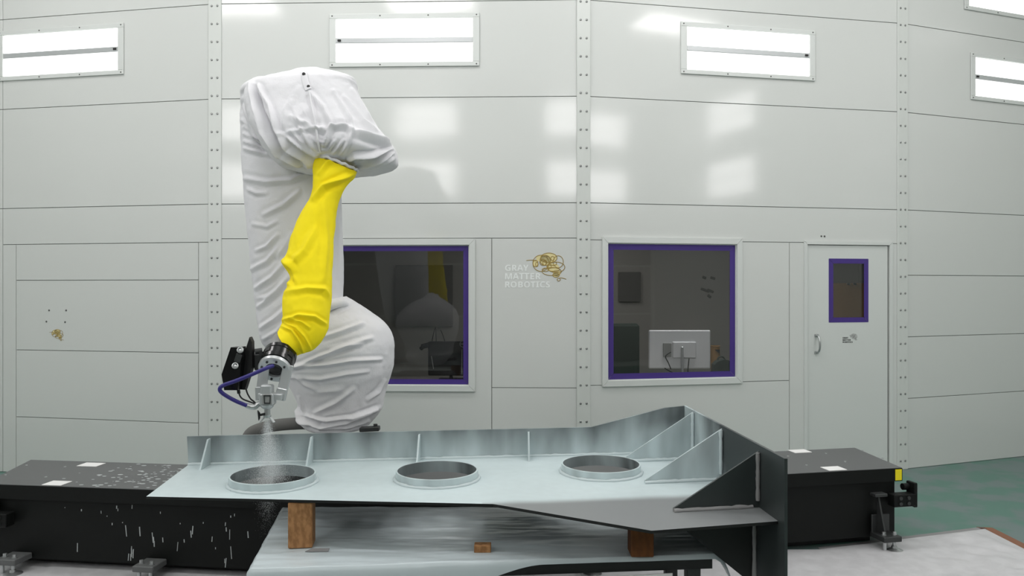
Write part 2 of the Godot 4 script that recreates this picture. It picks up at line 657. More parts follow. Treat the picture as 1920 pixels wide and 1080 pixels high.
func lamps() -> void:
	var W := 1.305
	var spots := [
		[0, uv(0, 233, 92).x - W / 2, 3.84, "glowing lamp at the upper left edge, left of the first rivet strip", 1.0],
		[1, (uv(1, 617, 75).x + uv(1, 900, 75).x) / 2, 3.846, "glowing two-panel lamp above the covered robot arm, between two rivet strips", -1.0],
		[2, uv(2, 1276, 90).x + W / 2, 3.82, "glowing two-panel lamp high above the purple-taped right window", 1.0],
		[3, uv(3, 1819, 140).x + W / 2, 3.77, "half-visible glowing lamp at the right edge, lower of two there", -1.0],
		[3, uv(3, 1807, 10).x + W / 2, 4.64, "lamp corner at the top right corner of the picture, upper of two", -1.0],
		[0, uv(0, 233, 92).x - W / 2, 4.66, "upper row lamp on the left wall section above the frame", 1.0],
		[1, (uv(1, 617, 75).x + uv(1, 900, 75).x) / 2, 4.66, "upper row lamp above the robot, out of the frame", -1.0],
		[2, uv(2, 1276, 90).x + W / 2, 4.66, "upper row lamp above the right window lamp, out of the frame", 1.0],
	]
	for s in spots:
		var w := wall_frame(s[0])
		lamp(w * Transform3D(Basis(), Vector3(s[1], s[2], 0.002)), s[3], "wall lamps of the booth", s[4])
	var turn := Basis(Vector3.UP, PI)
	var nth := ["first", "second", "third", "fourth"]
	var row := 0
	for y in [3.87, 5.07]:
		var i := 0
		for x in [-6.0, -2.25, 0.58, 5.45]:
			lamp(Transform3D(turn, Vector3(x, y, 1.998)), "lamp on the wall behind the camera, %s row, %s from the left side wall" % [["lower", "upper"][row], nth[i]], "wall lamps behind the camera", 1.0, 1.19 if x != 0.58 else 0.8, LUM * 1.9, 0.3)
			i += 1
		for z in [-0.6]:
			lamp(Transform3D(Basis(Vector3.UP, -PI / 2), Vector3(6.798, y - 0.1, z)), "lamp on the right side wall outside the frame, %s one of two" % ["lower", "upper"][row], "wall lamps on the right wall", 1.0, 1.4, LUM * 1.5, 0.3)
			lamp(Transform3D(Basis(Vector3.UP, PI / 2), Vector3(-6.798, y - 0.1, z)), "lamp on the left side wall outside the frame, %s one of two" % ["lower", "upper"][row], "wall lamps on the left wall", 1.0, 1.4, LUM * 1.5, 0.3)
		row += 1
	row = 0
	for z in [-5.35, -2.6]:
		var i := 0
		for x in [-4.2, -1.4, 1.4, 4.2]:
			lamp(Transform3D(Basis(Vector3.RIGHT, PI / 2), Vector3(x, 5.698, z)), "lamp in the ceiling, %s, %s from the left side wall" % [["row along the window wall", "row over the table"][row], nth[i]], "ceiling lamps", 1.0, 1.19, CEIL, 0.3)
			i += 1
		row += 1


# ---------------------------------------------------------------- windows, door
func frame_strips(w: Transform3D, r: Rect2, width: float, depth: float, zc: float, mitred := true) -> Array:
	# four strips round the outside of r, mitred at the corners
	var a := r.position
	var b := r.end
	var k := width
	var quads := [
		[Vector2(a.x - k, b.y + k), Vector2(b.x + k, b.y + k), Vector2(b.x, b.y), Vector2(a.x, b.y)],
		[Vector2(a.x - k, a.y - k), Vector2(b.x + k, a.y - k), Vector2(b.x, a.y), Vector2(a.x, a.y)],
		[Vector2(a.x - k, a.y - k), Vector2(a.x - k, b.y + k), Vector2(a.x, b.y), Vector2(a.x, a.y)],
		[Vector2(b.x + k, a.y - k), Vector2(b.x + k, b.y + k), Vector2(b.x, b.y), Vector2(b.x, a.y)]]
	var out := []
	for q in quads:
		var st := sb()
		var pts := []
		var c := Vector2.ZERO
		for p in q: c += p / 4.0
		for p in q:
			var pp: Vector2 = p + (c - p).normalized() * 0.0012
			pts.append(w * Vector3(pp.x, pp.y, zc))
		prism(st, pts, w.basis.z * depth)
		out.append(st)
	return out

func window(called: String, f: int, r: Rect2, tape: float) -> Node3D:
	var w := wall_frame(f)
	var t := struct_root(called)
	for st in frame_strips(w, r, 0.05, 0.018, -0.002): obj("frame", st, M.trim_white, t)
	# reveal lining
	var st := sb()
	for s in [[Vector3(r.position.x + 0.004, r.get_center().y, -0.055), Vector3(0.008, r.size.y, 0.106)], [Vector3(r.end.x - 0.004, r.get_center().y, -0.055), Vector3(0.008, r.size.y, 0.106)], [Vector3(r.get_center().x, r.position.y + 0.004, -0.055), Vector3(r.size.x - 0.016, 0.008, 0.106)], [Vector3(r.get_center().x, r.end.y - 0.004, -0.055), Vector3(r.size.x - 0.016, 0.008, 0.106)]]:
		box(st, w * Transform3D(Basis(), s[0]), s[1])
	obj("reveal", st, M.trim_white, t)
	var inner := r.grow(-0.009)
	st = sb()
	box(st, w * Transform3D(Basis(), Vector3(inner.get_center().x, inner.get_center().y, -0.016)), Vector3(inner.size.x, inner.size.y, 0.006))
	obj("pane", st, M.glass, t)
	for q in frame_strips(w, inner.grow(-tape), tape, 0.0012, -0.0125): obj("masking_tape", q, M.tape_purple, t)
	return t

func windows_and_door() -> void:
	meta(window("window_1", 1, WIN1, 0.044), "dark booth window behind the robot, masked with purple tape")
	meta(window("window_2", 2, WIN2, 0.05), "dark booth window right of the wall logo, masked with purple tape")
	var w := wall_frame(2)
	var d := struct_root("door_1")
	meta(d, "white booth door with a small purple-taped window")
	var fr := frame_strips(w, DOOR, 0.032, 0.012, -0.001)
	for k in [0, 2, 3]: obj("frame", fr[k], M.trim_white, d)
	var g := opening(2, 1555, 486, 1628, 604)
	var leaf := Rect2(DOOR.position.x + 0.008, DOOR.position.y + 0.01, DOOR.size.x - 0.02, DOOR.size.y - 0.016)
	var st := sb()
	for r in cut(leaf, [g]): box(st, w * Transform3D(Basis(), Vector3(r.get_center().x, r.get_center().y, -0.026)), Vector3(r.size.x, r.size.y, 0.044))
	var lf := obj("leaf", st, M.trim_white, d)
	st = sb()
	box(st, w * Transform3D(Basis(), Vector3(g.get_center().x, g.get_center().y, -0.02)), Vector3(g.size.x, g.size.y, 0.006))
	obj("pane", st, M.glass, lf)
	for q in frame_strips(w, g.grow(-0.042), 0.046, 0.0015, -0.004): obj("masking_tape", q, M.tape_purple, lf)
	# pull handle
	st = sb()
	var p := uv(2, 1531, 645)
	for s in [-1.0, 1.0]: box(st, w * Transform3D(Basis(), Vector3(p.x, p.y + s * 0.078, 0.002)), Vector3(0.04, 0.026, 0.008), 0.002)
	tube(st, curve([w * Vector3(p.x, p.y - 0.078, 0.004), w * Vector3(p.x, p.y - 0.066, 0.035), w * Vector3(p.x, p.y - 0.03, 0.052), w * Vector3(p.x, p.y + 0.03, 0.052), w * Vector3(p.x, p.y + 0.066, 0.035), w * Vector3(p.x, p.y + 0.078, 0.004)], 5), 0.009, 10)
	meta(obj("handle", st, M.steel, lf), "chrome pull handle")
	st = sb()
	var q2 := uv(2, 1543, 443)
	for s in [-0.016, 0.016]: lathe(st, w * Vector3(q2.x + s, q2.y, 0.0), w.basis.z, [Vector2(0.009, 0), Vector2(0.007, 0.004), Vector2(0, 0.005)], 10)
	obj("bolt", st, M.screw, d)


# ---------------------------------------------------------------- the office behind the glass
func office() -> void:
	var st := sb()
	bx(st, Vector3(0.9, 1.4, -10.05), Vector3(8.2, 2.9, 0.1))
	meta(obj("wall_office_back", st, M.office_wall), "", "", "", "structure")
	st = sb()
	bx(st, Vector3(-2.65, 1.4, -8.45), Vector3(0.1, 2.9, 3.3))
	meta(obj("wall_office_left", st, M.office_wall), "", "", "", "structure")
	st = sb()
	bx(st, Vector3(4.6, 1.4, -8.85), Vector3(0.1, 2.9, 2.5))
	meta(obj("wall_office_right", st, M.office_wall), "", "", "", "structure")
	# its ceiling follows the booth wall
	var poly := []
	for p in [Vector2(-2.6, 6.79), Vector2(0.6, 6.69), Vector2(3.6, 7.28), Vector2(4.7, 7.68), Vector2(4.7, 10.1), Vector2(-2.6, 10.1)]: poly.append(Vector3(p.x, 2.75, -p.y))
	st = sb()
	prism(st, poly, Vector3(0, 0.1, 0))
	meta(obj("ceiling_office", st, M.office_wall), "", "", "", "structure")
	var t: Node3D
	for q in [[1.9, -7.5, 1.6, "over the desk"], [0.6, -8.9, 0.6, "near its back wall"]]:
		t = thing("office_lamp", "small ceiling lamp in the office behind the windows, " + q[3], "lamp", Vector3(q[0], 2.72, q[1]), "office lamps")
		st = sb()
		bx(st, Vector3(0, 0.008, 0), Vector3(0.64, 0.03, 0.34), 0.004)
		put_local("housing", st, M.plastic_white, t)
		st = sb()
		bx(st, Vector3(0, -0.012, 0), Vector3(0.6, 0.01, 0.3), 0.002)
		put_local("diffuser", st, M.lamp_glow, t)
		var l := AreaLight3D.new()
		l.name = "lamp_light"
		l.area_size = Vector2(0.6, 0.3)
		l.light_energy = q[2]
		l.shadow_enabled = true
		l.area_range = 12.0
		l.position = Vector3(0, -0.02, 0)
		l.rotation.x = -PI / 2
		t.add_child(l)
	# desk along the windows
	t = thing("office_desk", "long desk hidden below the window sills, carrying the monitors", "desk")
	st = sb()
	bx(st, Vector3(0.55, 0.745, -7.75), Vector3(5.6, 0.03, 0.74), 0.004)
	obj("desk_top", st, M.office_wall, t)
	for x in [-2.1, 3.2]:
		st = sb()
		bx(st, Vector3(x, 0.365, -7.75), Vector3(0.05, 0.73, 0.66), 0.004)
		obj("leg", st, M.office_dark, t)
	# black monitor in the left window
	t = thing("black_monitor", "black monitor seen from behind at the lower right of the left window", "monitor")
	st = sb()
	var a := at(803, 640, 7.75)
	var b := at(884, 704, 7.75)
	bx(st, (a + b) / 2, Vector3(b.x - a.x, a.y - b.y, 0.04), 0.01)
	obj("screen", st, M.black, t)
	st = sb()
	bar(st, at(846, 680, 7.79), Vector3(at(846, 680, 7.79).x, 0.77, -7.79), 0.05, 0.03, 0.004)
	bx(st, Vector3(at(846, 680, 7.79).x, 0.767, -7.79), Vector3(0.26, 0.014, 0.18), 0.004)
	obj("stand", st, M.black, t)
	st = sb()
	lathe(st, at(868, 645, 7.722), Vector3.BACK, [Vector2(0.028, 0.0), Vector2(0.034, 0.0), Vector2(0.034, 0.003), Vector2(0.028, 0.003), Vector2(0.028, 0.0)], 20)
	bx(st, at(868, 645, 7.72), Vector3(0.05, 0.008, 0.003))
	obj("emblem", st, M.print_grey, t)
	st = sb()
	bar(st, at(809, 668, 7.72), at(813, 692, 7.72), 0.02, 0.006)
	bar(st, at(866, 655, 7.72), at(866, 700, 7.72), 0.02, 0.006)
	obj("edge_strip", st, M.print_grey, t)
	# webcam on the monitor
	t = thing("webcam", "small black webcam with cables left of the black monitor", "webcam")
	st = sb()
	bar(st, at(790, 650, 7.76), at(806, 646, 7.76), 0.05, 0.05, 0.008)
	bar(st, at(796, 648, 7.72), at(788, 655, 7.70), 0.035, 0.04, 0.006)
	obj("body", st, M.black, t)
	st = sb()
	for s in [[810, 640, 816, 615], [818, 640, 817, 612], [834, 640, 826, 618]]:
		tube(st, curve([at(s[0], s[1], 7.75), at((s[0] + s[2]) / 2.0, (s[1] + s[3]) / 2.0 - 2, 7.75), at(s[2], s[3], 7.75)], 4), 0.004, 6)
	obj("cable", st, M.black, t)
	# boards on the back wall
	st = sb()
	a = at(742, 497, 9.97); b = at(849, 613, 9.97)
	bx(st, (a + b) / 2, Vector3(b.x - a.x, a.y - b.y, 0.03), 0.006)
	meta(obj("wall_board", st, M.office_dark), "large dark board on the office wall seen through the left window", "board")
	st = sb()
	a = at(1160, 510, 9.97); b = at(1201, 566, 9.97)
	bx(st, (a + b) / 2, Vector3(b.x - a.x, a.y - b.y, 0.03), 0.006)
	meta(obj("wall_poster", st, M.office_dark), "small dark poster on the office wall seen through the right window", "poster")
	st = sb()
	for s in [[1317, 519, 1324, 522], [1332, 520, 1341, 523], [1314, 541, 1330, 547], [1326, 543, 1338, 548], [1327, 553, 1333, 558]]:
		bar(st, at(s[0], s[1], 9.995), at(s[2], s[3], 9.995), 0.035, 0.01, 0.004)
	meta(obj("wall_sticker", st, M.office_dark), "dark smudged stickers on the office wall at the right of the right window", "stickers")
	# high-backed chair
	t = thing("office_chair", "dark green fabric chair back at the lower left of the right window", "chair")
	st = sb()
	a = at(1147, 626, 7.45); b = at(1215, 706, 7.45)
	bx(st, Vector3((a.x + b.x) / 2 - 0.02, a.y - 0.25, -8.35), Vector3(0.52, 0.62, 0.1), 0.03)
	obj("backrest", st, M.chair_green, t)
	st = sb()
	bx(st, Vector3((a.x + b.x) / 2 - 0.02, 0.47, -8.6), Vector3(0.5, 0.09, 0.48), 0.03)
	obj("seat", st, M.chair_green, t)
	st = sb()
	rod(st, Vector3((a.x + b.x) / 2 - 0.02, 0.06, -8.58), Vector3((a.x + b.x) / 2 - 0.02, 0.43, -8.58), 0.03)
	for k in 5: bar(st, Vector3((a.x + b.x) / 2 - 0.02, 0.07, -8.58), Vector3((a.x + b.x) / 2 - 0.02 + 0.28 * cos(k * TAU / 5), 0.03, -8.58 + 0.28 * sin(k * TAU / 5)), 0.04, 0.04, 0.006)
	bar(st, Vector3((a.x + b.x) / 2 - 0.02, 0.44, -8.5), Vector3((a.x + b.x) / 2 - 0.02, 0.9, -8.4), 0.06, 0.02)
	obj("base", st, M.black, t)
	# white all-in-one monitor, seen from behind
	t = thing("white_monitor", "white monitor seen from behind, centre of the right window", "monitor")
	var z := 7.75
	a = at(1216, 619, z); b = at(1332, 691, z)
	st = sb()
	bx(st, (a + b) / 2, Vector3(b.x - a.x, a.y - b.y, 0.025), 0.01)
	obj("screen_back", st, M.plastic_white, t)
	st = sb()
	bx(st, at(1283, 656, z - 0.022), Vector3(0.24, 0.165, 0.02), 0.008)
	obj("mount_housing", st, M.plastic_white, t)
	st = sb()
	bx(st, at(1251, 656, z - 0.018), Vector3(0.085, 0.14, 0.012), 0.004)
	obj("port_panel", st, M.print_grey, t)
	st = sb()
	bar(st, at(1279, 650, z - 0.05), Vector3(at(1279, 650, z - 0.05).x, 0.77, -(z - 0.06)), 0.045, 0.02, 0.005)
	bx(st, Vector3(at(1279, 650, z).x, 0.768, -(z - 0.03)), Vector3(0.24, 0.012, 0.2), 0.004)
	obj("stand", st, M.alu, t)
	for q in [[1258, 660, 1248, 668, 1253, 680, 1258, 692], [1292, 672, 1291, 682, 1290, 692, 1290, 700], [1246, 690, 1252, 694, 1262, 699, 1270, 701]]:
		st = sb()
		tube(st, curve([at(q[0], q[1], z - 0.05), at(q[2], q[3], z - 0.06), at(q[4], q[5], z - 0.06), at(q[6], q[7], z - 0.04)], 6), 0.005, 6)
		obj("cable", st, M.black, t)
	t = thing("paper_cup", "tan paper cup behind the right edge of the white monitor", "cup")
	st = sb()
	var cc := at(1341, 673, 7.95)
	cc.y = 0.76
	lathe(st, cc, Vector3.UP, [Vector2(0, 0), Vector2(0.043, 0), Vector2(0.05, 0.33), Vector2(0.053, 0.335), Vector2(0.048, 0.34), Vector2(0.044, 0.03), Vector2(0, 0.03)], 24)
	obj("body", st, M.office_tan, t)
	st = sb()
	var cd := at(1345, 659, 7.9)
	prism(st, [cd + Vector3(-0.03, 0.02, 0), cd + Vector3(0.025, 0.02, 0), cd + Vector3(0.025, -0.025, 0)], Vector3(0, 0, 0.004))
	obj("print", st, M.black, t)
	t = thing("dark_bag", "dark fabric bag with a carry handle at the lower right of the right window", "bag")
	st = sb()
	var bc := at(1352, 684, 7.7)
	var bp := []
	for q in [[1333, 706], [1334, 682], [1340, 676], [1352, 672], [1364, 675], [1370, 684], [1371, 706]]: bp.append(at(q[0], q[1], 7.72))
	prism(st, bp, Vector3(0, 0, 0.12))
	obj("body", st, M.chair_green, t)
	st = sb()
	tube(st, curve([at(1345, 675, 7.66), at(1348, 670, 7.66), at(1355, 669, 7.66), at(1360, 675, 7.66)], 5), 0.008, 8)
	obj("handle", st, M.chair_green, t)
	# something brown stands behind the door glass
	t = thing("cardboard_sheet", "brown cardboard panel leaning behind the small door window", "panel")
	st = sb()
	a = at(1552, 531, 8.3); b = at(1640, 612, 8.3)
	bx(st, Vector3((a.x + b.x) / 2, a.y / 2, -8.3), Vector3(b.x - a.x, a.y, 0.02), 0.004)
	obj("sheet", st, M.office_tan, t)
	st = sb()
	for s in [[1588, 532, 1594, 533], [1600, 532, 1606, 533]]: bar(st, at(s[0], s[1], 8.27), at(s[2], s[3], 8.27), 0.02, 0.015, 0.003)
	obj("hook", st, M.black, t)


# ---------------------------------------------------------------- lettering and emblems on the wall
func text_line(word: String, w: Transform3D, p: Vector2, width: float, cap: float, m: Material, parent: Node) -> void:
	var tm := TextMesh.new()
	var fo := SystemFont.new()
	fo.font_names = PackedStringArray(["Droid Sans"])
	fo.font_weight = 800
	tm.font = fo
	tm.text = word
	tm.font_size = 64
	tm.pixel_size = 0.001
	tm.depth = 0.02
	tm.horizontal_alignment = HORIZONTAL_ALIGNMENT_LEFT
	tm.vertical_alignment = VERTICAL_ALIGNMENT_BOTTOM
	var o := put("lettering", tm, m, parent)
	var bb := tm.get_aabb()
	var sx := width / bb.size.x
	var sy := cap / bb.size.y
	o.transform = w * Transform3D(Basis(Vector3(sx, 0, 0), Vector3(0, sy, 0), Vector3(0, 0, 0.08)), Vector3(p.x - bb.position.x * sx, p.y - bb.position.y * sy, 0.0008))

func brain(w: Transform3D, p: Vector2, k: float, thick: float, line: Material, fill: Material, parent: Node) -> void:
	# loops of one scribbled line; centre and radii in drawing units, y down
	var loops := [[690, 365, 52, 68], [718, 382, 26, 46], [800, 360, 165, 165], [888, 300, 106, 104], [848, 345, 72, 60], [872, 352, 36, 46], [960, 252, 166, 100], [1034, 262, 35, 42], [1150, 330, 102, 122], [1052, 366, 66, 38], [1105, 440, 178, 106], [965, 430, 46, 38], [1065, 487, 112, 38], [890, 492, 66, 36], [1018, 526, 194, 82], [1105, 600, 66, 44], [1160, 690, 32, 30]]
	if fill:
		var st := sb()
		for l in [[888, 300, 104, 100], [960, 252, 162, 96], [690, 365, 50, 66], [790, 265, 90, 64], [1040, 450, 130, 90], [1120, 560, 80, 70], [1105, 600, 62, 40]]:
			var c: Vector3 = w * Vector3(p.x + (l[0] - 690) * k, p.y - (l[1] - 300) * k, 0.0006)
			for i in 24:
				var t0 := TAU * i / 24
				var t1 := TAU * (i + 1) / 24
				tri(st, c, c + w.basis * Vector3(cos(t0) * l[2] * k, sin(t0) * l[3] * k, 0), c + w.basis * Vector3(cos(t1) * l[2] * k, sin(t1) * l[3] * k, 0), w.basis.z)
		obj("emblem_fill", st, fill, parent)
	var st := sb()
	for l in loops:
		var pts := []
		for i in 29: pts.append(w * Vector3(p.x + (l[0] + l[2] * cos(TAU * i / 28) - 690) * k, p.y - (l[1] + l[3] * sin(TAU * i / 28) - 300) * k, 0.0014))
		tube(st, pts, thick, 5, 0.3, w.basis.z)
	for l in [[505, 302, 580, 296, 645, 296, 705, 312], [1175, 655, 1215, 656, 1260, 664, 1312, 682]]:
		var pts := []
		for i in range(0, 8, 2): pts.append(w * Vector3(p.x + (l[i] - 690) * k, p.y - (l[i + 1] - 300) * k, 0.0014))
		tube(st, pts, thick, 5, 0.3, w.basis.z)
	obj("emblem_line", st, line, parent)

func wall_marks() -> void:
	var w := wall_frame(1)
	var t := thing("wall_logo", "white lettering GRAY MATTER ROBOTICS with a gold scribbled brain between the windows", "wall logo")
	var a := uv(1, 947, 508)
	var pxm := 6.58 / F
	text_line("GRAY", w, a, 44 * pxm, 11.5 * pxm, M.print_white, t)
	text_line("MATTER", w, uv(1, 947, 523.7), 67 * pxm, 11.5 * pxm, M.print_white, t)
	text_line("ROBOTICS", w, uv(1, 947, 539.3), 84 * pxm, 11.5 * pxm, M.print_white, t)
	brain(w, uv(1, 1004, 488), pxm / 10.8, 0.0032, M.print_gold, M.print_cream, t)
	var w2 := wall_frame(2)
	t = thing("door_logo", "small black lettering with a grey scribbled brain on the door", "door logo")
	pxm = 6.95 / F
	var w3 := w2 * Transform3D(Basis(), Vector3(0, 0, -0.004))
	text_line("GRAY", w3, uv(2, 1580.5, 635), 11.5 * pxm, 2.9 * pxm, M.print_black, t)
	text_line("MATTER", w3, uv(2, 1580.5, 639), 17 * pxm, 2.9 * pxm, M.print_black, t)
	text_line("ROBOTICS", w3, uv(2, 1580.5, 643), 21 * pxm, 2.9 * pxm, M.print_black, t)
	brain(w3, uv(2, 1596, 629), pxm / 45.0, 0.0011, M.print_grey, null, t)
	t = thing("small_brain_emblem", "small gold scribbled brain emblem on the left wall below four screw holes", "emblem")
	brain(wall_frame(0), uv(0, 99, 623), 6.85 / F / 26.0, 0.0018, M.print_gold, M.print_cream, t)
	for q in [[92, 582, "upper left"], [124, 582, "upper right"], [87, 603, "lower left"], [122, 604, "lower right"]]:
		var st := sb()
		var p := uv(0, q[0], q[1])
		lathe(st, wall_frame(0) * Vector3(p.x, p.y, 0.0), wall_frame(0).basis.z, [Vector2(0.009, 0), Vector2(0.007, 0.003), Vector2(0, 0.004)], 10)
		meta(obj("wall_plug", st, M.screw), "dark round plug on the left wall, %s of four above the small emblem" % q[2], "plug", "four plugs above the small emblem")


# ---------------------------------------------------------------- rail
func levelling_foot(parent: Node, p: Vector3, d: Vector3, n: Vector3, gusset := false) -> void:
	# p: point on the rail front at the floor; d along the rail, n out of it
	var b := Basis(d, Vector3.UP, n)
	var X := func(v: Vector3) -> Vector3: return p + b * v
	var st := sb()
	box(st, Transform3D(b, X.call(Vector3(0, 0.085, 0.06))), Vector3(0.13, 0.035, 0.14), 0.004)
	if gusset:
		box(st, Transform3D(b, X.call(Vector3(0, 0.15, 0.004))), Vector3(0.13, 0.13, 0.014), 0.003)
		prism(st, [X.call(Vector3(-0.03, 0.1, 0.01)), X.call(Vector3(-0.03, 0.1, 0.09)), X.call(Vector3(-0.03, 0.34, 0.02)), X.call(Vector3(-0.03, 0.34, 0.01))], b * Vector3(0.012, 0, 0))
		box(st, Transform3D(b, X.call(Vector3(-0.03, 0.352, 0.03))), Vector3(0.09, 0.02, 0.06), 0.004)
	var f := obj("foot_bracket", st, M.rail_top if not gusset else M.dark_steel, parent, parent.position)
	for s in [[-0.035, 0.085], [0.035, 0.095]]:
		st = sb()
		lathe(st, X.call(Vector3(s[0], 0.102, s[1])), Vector3.UP, [Vector2(0, 0), Vector2(0.015, 0), Vector2(0.015, 0.006), Vector2(0.011, 0.006), Vector2(0.011, 0.022), Vector2(0, 0.024)], 6, false)
		obj("bolt", st, M.steel, f)
	st = sb()
	rod(st, X.call(Vector3(0.03, 0.02, 0.1)), X.call(Vector3(0.03, 0.075, 0.1)), 0.011)
	lathe(st, X.call(Vector3(0.03, 0.004, 0.1)), Vector3.UP, [Vector2(0, 0), Vector2(0.05, 0), Vector2(0.052, 0.008), Vector2(0.02, 0.02), Vector2(0.016, 0.034), Vector2(0, 0.036)], 24)
	obj("levelling_pad", st, M.steel, f)
	st = sb()
	rod(st, X.call(Vector3(-0.04, 0.006, 0.1)), X.call(Vector3(-0.04, 0.075, 0.1)), 0.011)
	obj("pin", st, M.alu, f)

func rail() -> void:
	var t := thing("robot_rail", "long low black linear rail running behind the workpiece along the wall", "robot rail")
	var top := 0.51
	var runs := [[Vector3(-3.217, 0, -4.637), Vector3(-0.867, 0, -4.34)], [Vector3(-0.867, 0, -4.34), Vector3(2.585, 0, -5.05)]]
	var dirs := []
	for k in 2:
		var a: Vector3 = runs[k][0]
		var b: Vector3 = runs[k][1]
		var d := (b - a).normalized()
		var n := d.cross(Vector3.UP)       # out of the front face, towards the table
		dirs.append([d, n])
		var L := a.distance_to(b)
		var depth := 0.63
		var basis_ := Basis(d, Vector3.UP, n)
		var X := func(v: Vector3) -> Vector3: return a + basis_ * v
		var foot := func(inset: float, cut0: float, cut1: float, y: float) -> Array:   # outline; the outer ends are square to the wall, not to the run
			var l0 := cut0
			var l1 := L - cut1
			var b0 := cut0 - (0.2 if k == 0 else 0.0)
			var b1 := L - cut1 + (0.1 if k == 1 else 0.0)
			return [X.call(Vector3(l0, y, -inset)), X.call(Vector3(l1, y, -inset)), X.call(Vector3(b1, y, -depth + inset)), X.call(Vector3(b0, y, -depth + inset))]
		var c0 := 0.04 if k == 0 else 0.0
		var c1 := 0.04 if k == 1 else 0.0
		var st := sb()
		prism(st, foot.call(0.025, c0, c1, 0.06), Vector3(0, top - 0.145, 0))
		obj("rail_body", st, M.rail_black, t)
		st = sb()
		prism(st, foot.call(0.0, 0.0, 0.0, top - 0.087), Vector3(0, 0.084, 0))
		obj("rail_skirt", st, M.rail_black, t)
		st = sb()
		prism(st, foot.call(0.003, 0.003, 0.003, top - 0.003), Vector3(0, 0.003, 0))
		obj("rail_cover", st, M.rail_top, t)
		st = sb()
		box(st, Transform3D(basis_, X.call(Vector3(L / 2, 0.035, -depth / 2 - 0.02))), Vector3(L - 0.3, 0.07, depth - 0.2), 0.004)
		obj("plinth", st, M.black, t)
	# name plates let into the cover, corner bolts
	for q in [[0, 150, 192, 870.5, 873], [0, 86, 128, 906, 907], [1, 1481, 1518, 847, 846], [1, 1543, 1583, 880, 878]]:
		var y: float = (q[3] + q[4]) / 2.0
		var z := (EYE - top) * F / (y - 540.0)
		var st := sb()
		var c := at((q[1] + q[2]) / 2.0, y, z)
		box(st, Transform3D(Basis(dirs[q[0]][0], Vector3.UP, dirs[q[0]][1]), Vector3(c.x, top + 0.002, c.z)), Vector3((q[2] - q[1]) * z / F - 0.01, 0.004, 0.1), 0.001)
		obj("label_plate", st, M.label_white, t)
	for q in [[50, 873], [122, 876], [86, 895], [11, 891], [1549, 851], [1478, 856], [1617, 845], [1512, 873], [1585, 866], [1655, 860]]:
		var z: float = (EYE - top) * F / (q[1] - 540.0)
		var st := sb()
		lathe(st, Vector3(at(q[0], q[1], z).x, top, -z), Vector3.UP, [Vector2(0.009, 0), Vector2(0.008, 0.005), Vector2(0, 0.006)], 10)
		obj("cover_bolt", st, M.steel, t)
	# yellow warning label at the right end
	var st := sb()
	var d1: Vector3 = dirs[1][0]
	var n1: Vector3 = dirs[1][1]
	var e1: Vector3 = runs[1][1]
	box(st, Transform3D(Basis(d1, Vector3.UP, n1), e1 - d1 * 0.03 + Vector3(0, top - 0.045, 0) + n1 * 0.001), Vector3(0.048, 0.072, 0.002))
	var yl := obj("warning_label", st, M.label_yellow, t)
	meta(yl, "yellow warning label")
	# end stops
	for k in 2:
		var d: Vector3 = dirs[k][0] * (1.0 if k else -1.0)
		var n: Vector3 = dirs[k][1]
		var e: Vector3 = runs[k][1] if k else runs[k][0] + dirs[0][0] * 0.1
		var b := Basis(dirs[k][0], Vector3.UP, n)
		st = sb()
		box(st, Transform3D(b, e + d * -0.03 + n * 0.03 + Vector3(0, 0.31, 0)), Vector3(0.16, 0.08, 0.07), 0.004)
		box(st, Transform3D(b, e + d * 0.055 + n * 0.02 + Vector3(0, 0.34, 0)), Vector3(0.025, 0.16, 0.08), 0.004)
		var es := obj("end_stop", st, M.rail_black, t)
		for s in [-0.065, -0.005]:
			for y in [0.292, 0.328]:
				st = sb()
				lathe(st, e + d * s + n * 0.064 + Vector3(0, y, 0), n, [Vector2(0.012, 0), Vector2(0.012, 0.008), Vector2(0, 0.009)], 12)
				obj("bolt", st, M.dark_steel, es)
		st = sb()
		rod(st, e + d * 0.045 + Vector3(0, 0.385, 0) + n * 0.0, e - d * 0.0 + Vector3(0, 0.385, 0) + n * 0.0, 0.022)
		obj("buffer", st, M.rail_black, es)
	levelling_foot(t, Vector3(at(292, 1060, 4.5).x, 0, -4.50), dirs[0][0], dirs[0][1])
	levelling_foot(t, Vector3(at(38, 1050, 4.6).x, 0, -4.61), dirs[0][0], dirs[0][1])
	var pr := e1 - d1 * 0.17
	levelling_foot(t, pr, d1, n1, true)
	levelling_foot(t, e1 - d1 * 1.14, d1, n1)
	levelling_foot(t, e1 - d1 * 2.2, d1, n1)
	# dried paint on the cover and front of the left run
	st = sb()
	var d0: Vector3 = dirs[0][0]
	var n0: Vector3 = dirs[0][1]
	var o0: Vector3 = runs[0][0]
	for k in 150:
		var u := clampf(rng.randfn(0.98, 0.24), 0.4, 1.5)
		var v := -rng.randf_range(0.02, 0.6)
		var r := rng.randf_range(0.004, 0.013)
		var c := o0 + d0 * u + n0 * v + Vector3(0, top + 0.0008, 0)
		var ph := rng.randf() * TAU
		for i in 7:
			var a0 := TAU * i / 7 + ph
			var a1 := TAU * (i + 1) / 7 + ph
			tri(st, c, c + d0 * cos(a0) * r * 1.5 + n0 * sin(a0) * r, c + d0 * cos(a1) * r * 1.5 + n0 * sin(a1) * r, Vector3.UP)
	for k in 46:
		var u := clampf(rng.randfn(1.3, 0.42), 0.5, 2.2)
		var y := rng.randf_range(0.09, 0.4)
		var h := rng.randf_range(0.008, 0.075) * (0.4 if y > 0.28 else 1.0)
		box(st, Transform3D(Basis(d0, Vector3.UP, n0).rotated(n0, rng.randf_range(-0.12, 0.12)), o0 + d0 * u + Vector3(0, y, 0) + n0 * -0.0245), Vector3(rng.randf_range(0.003, 0.006), h, 0.002))
	meta(obj("paint_spatter", st, M.spatter, t), "grey drops and runs of dried paint", "", "", "stuff")


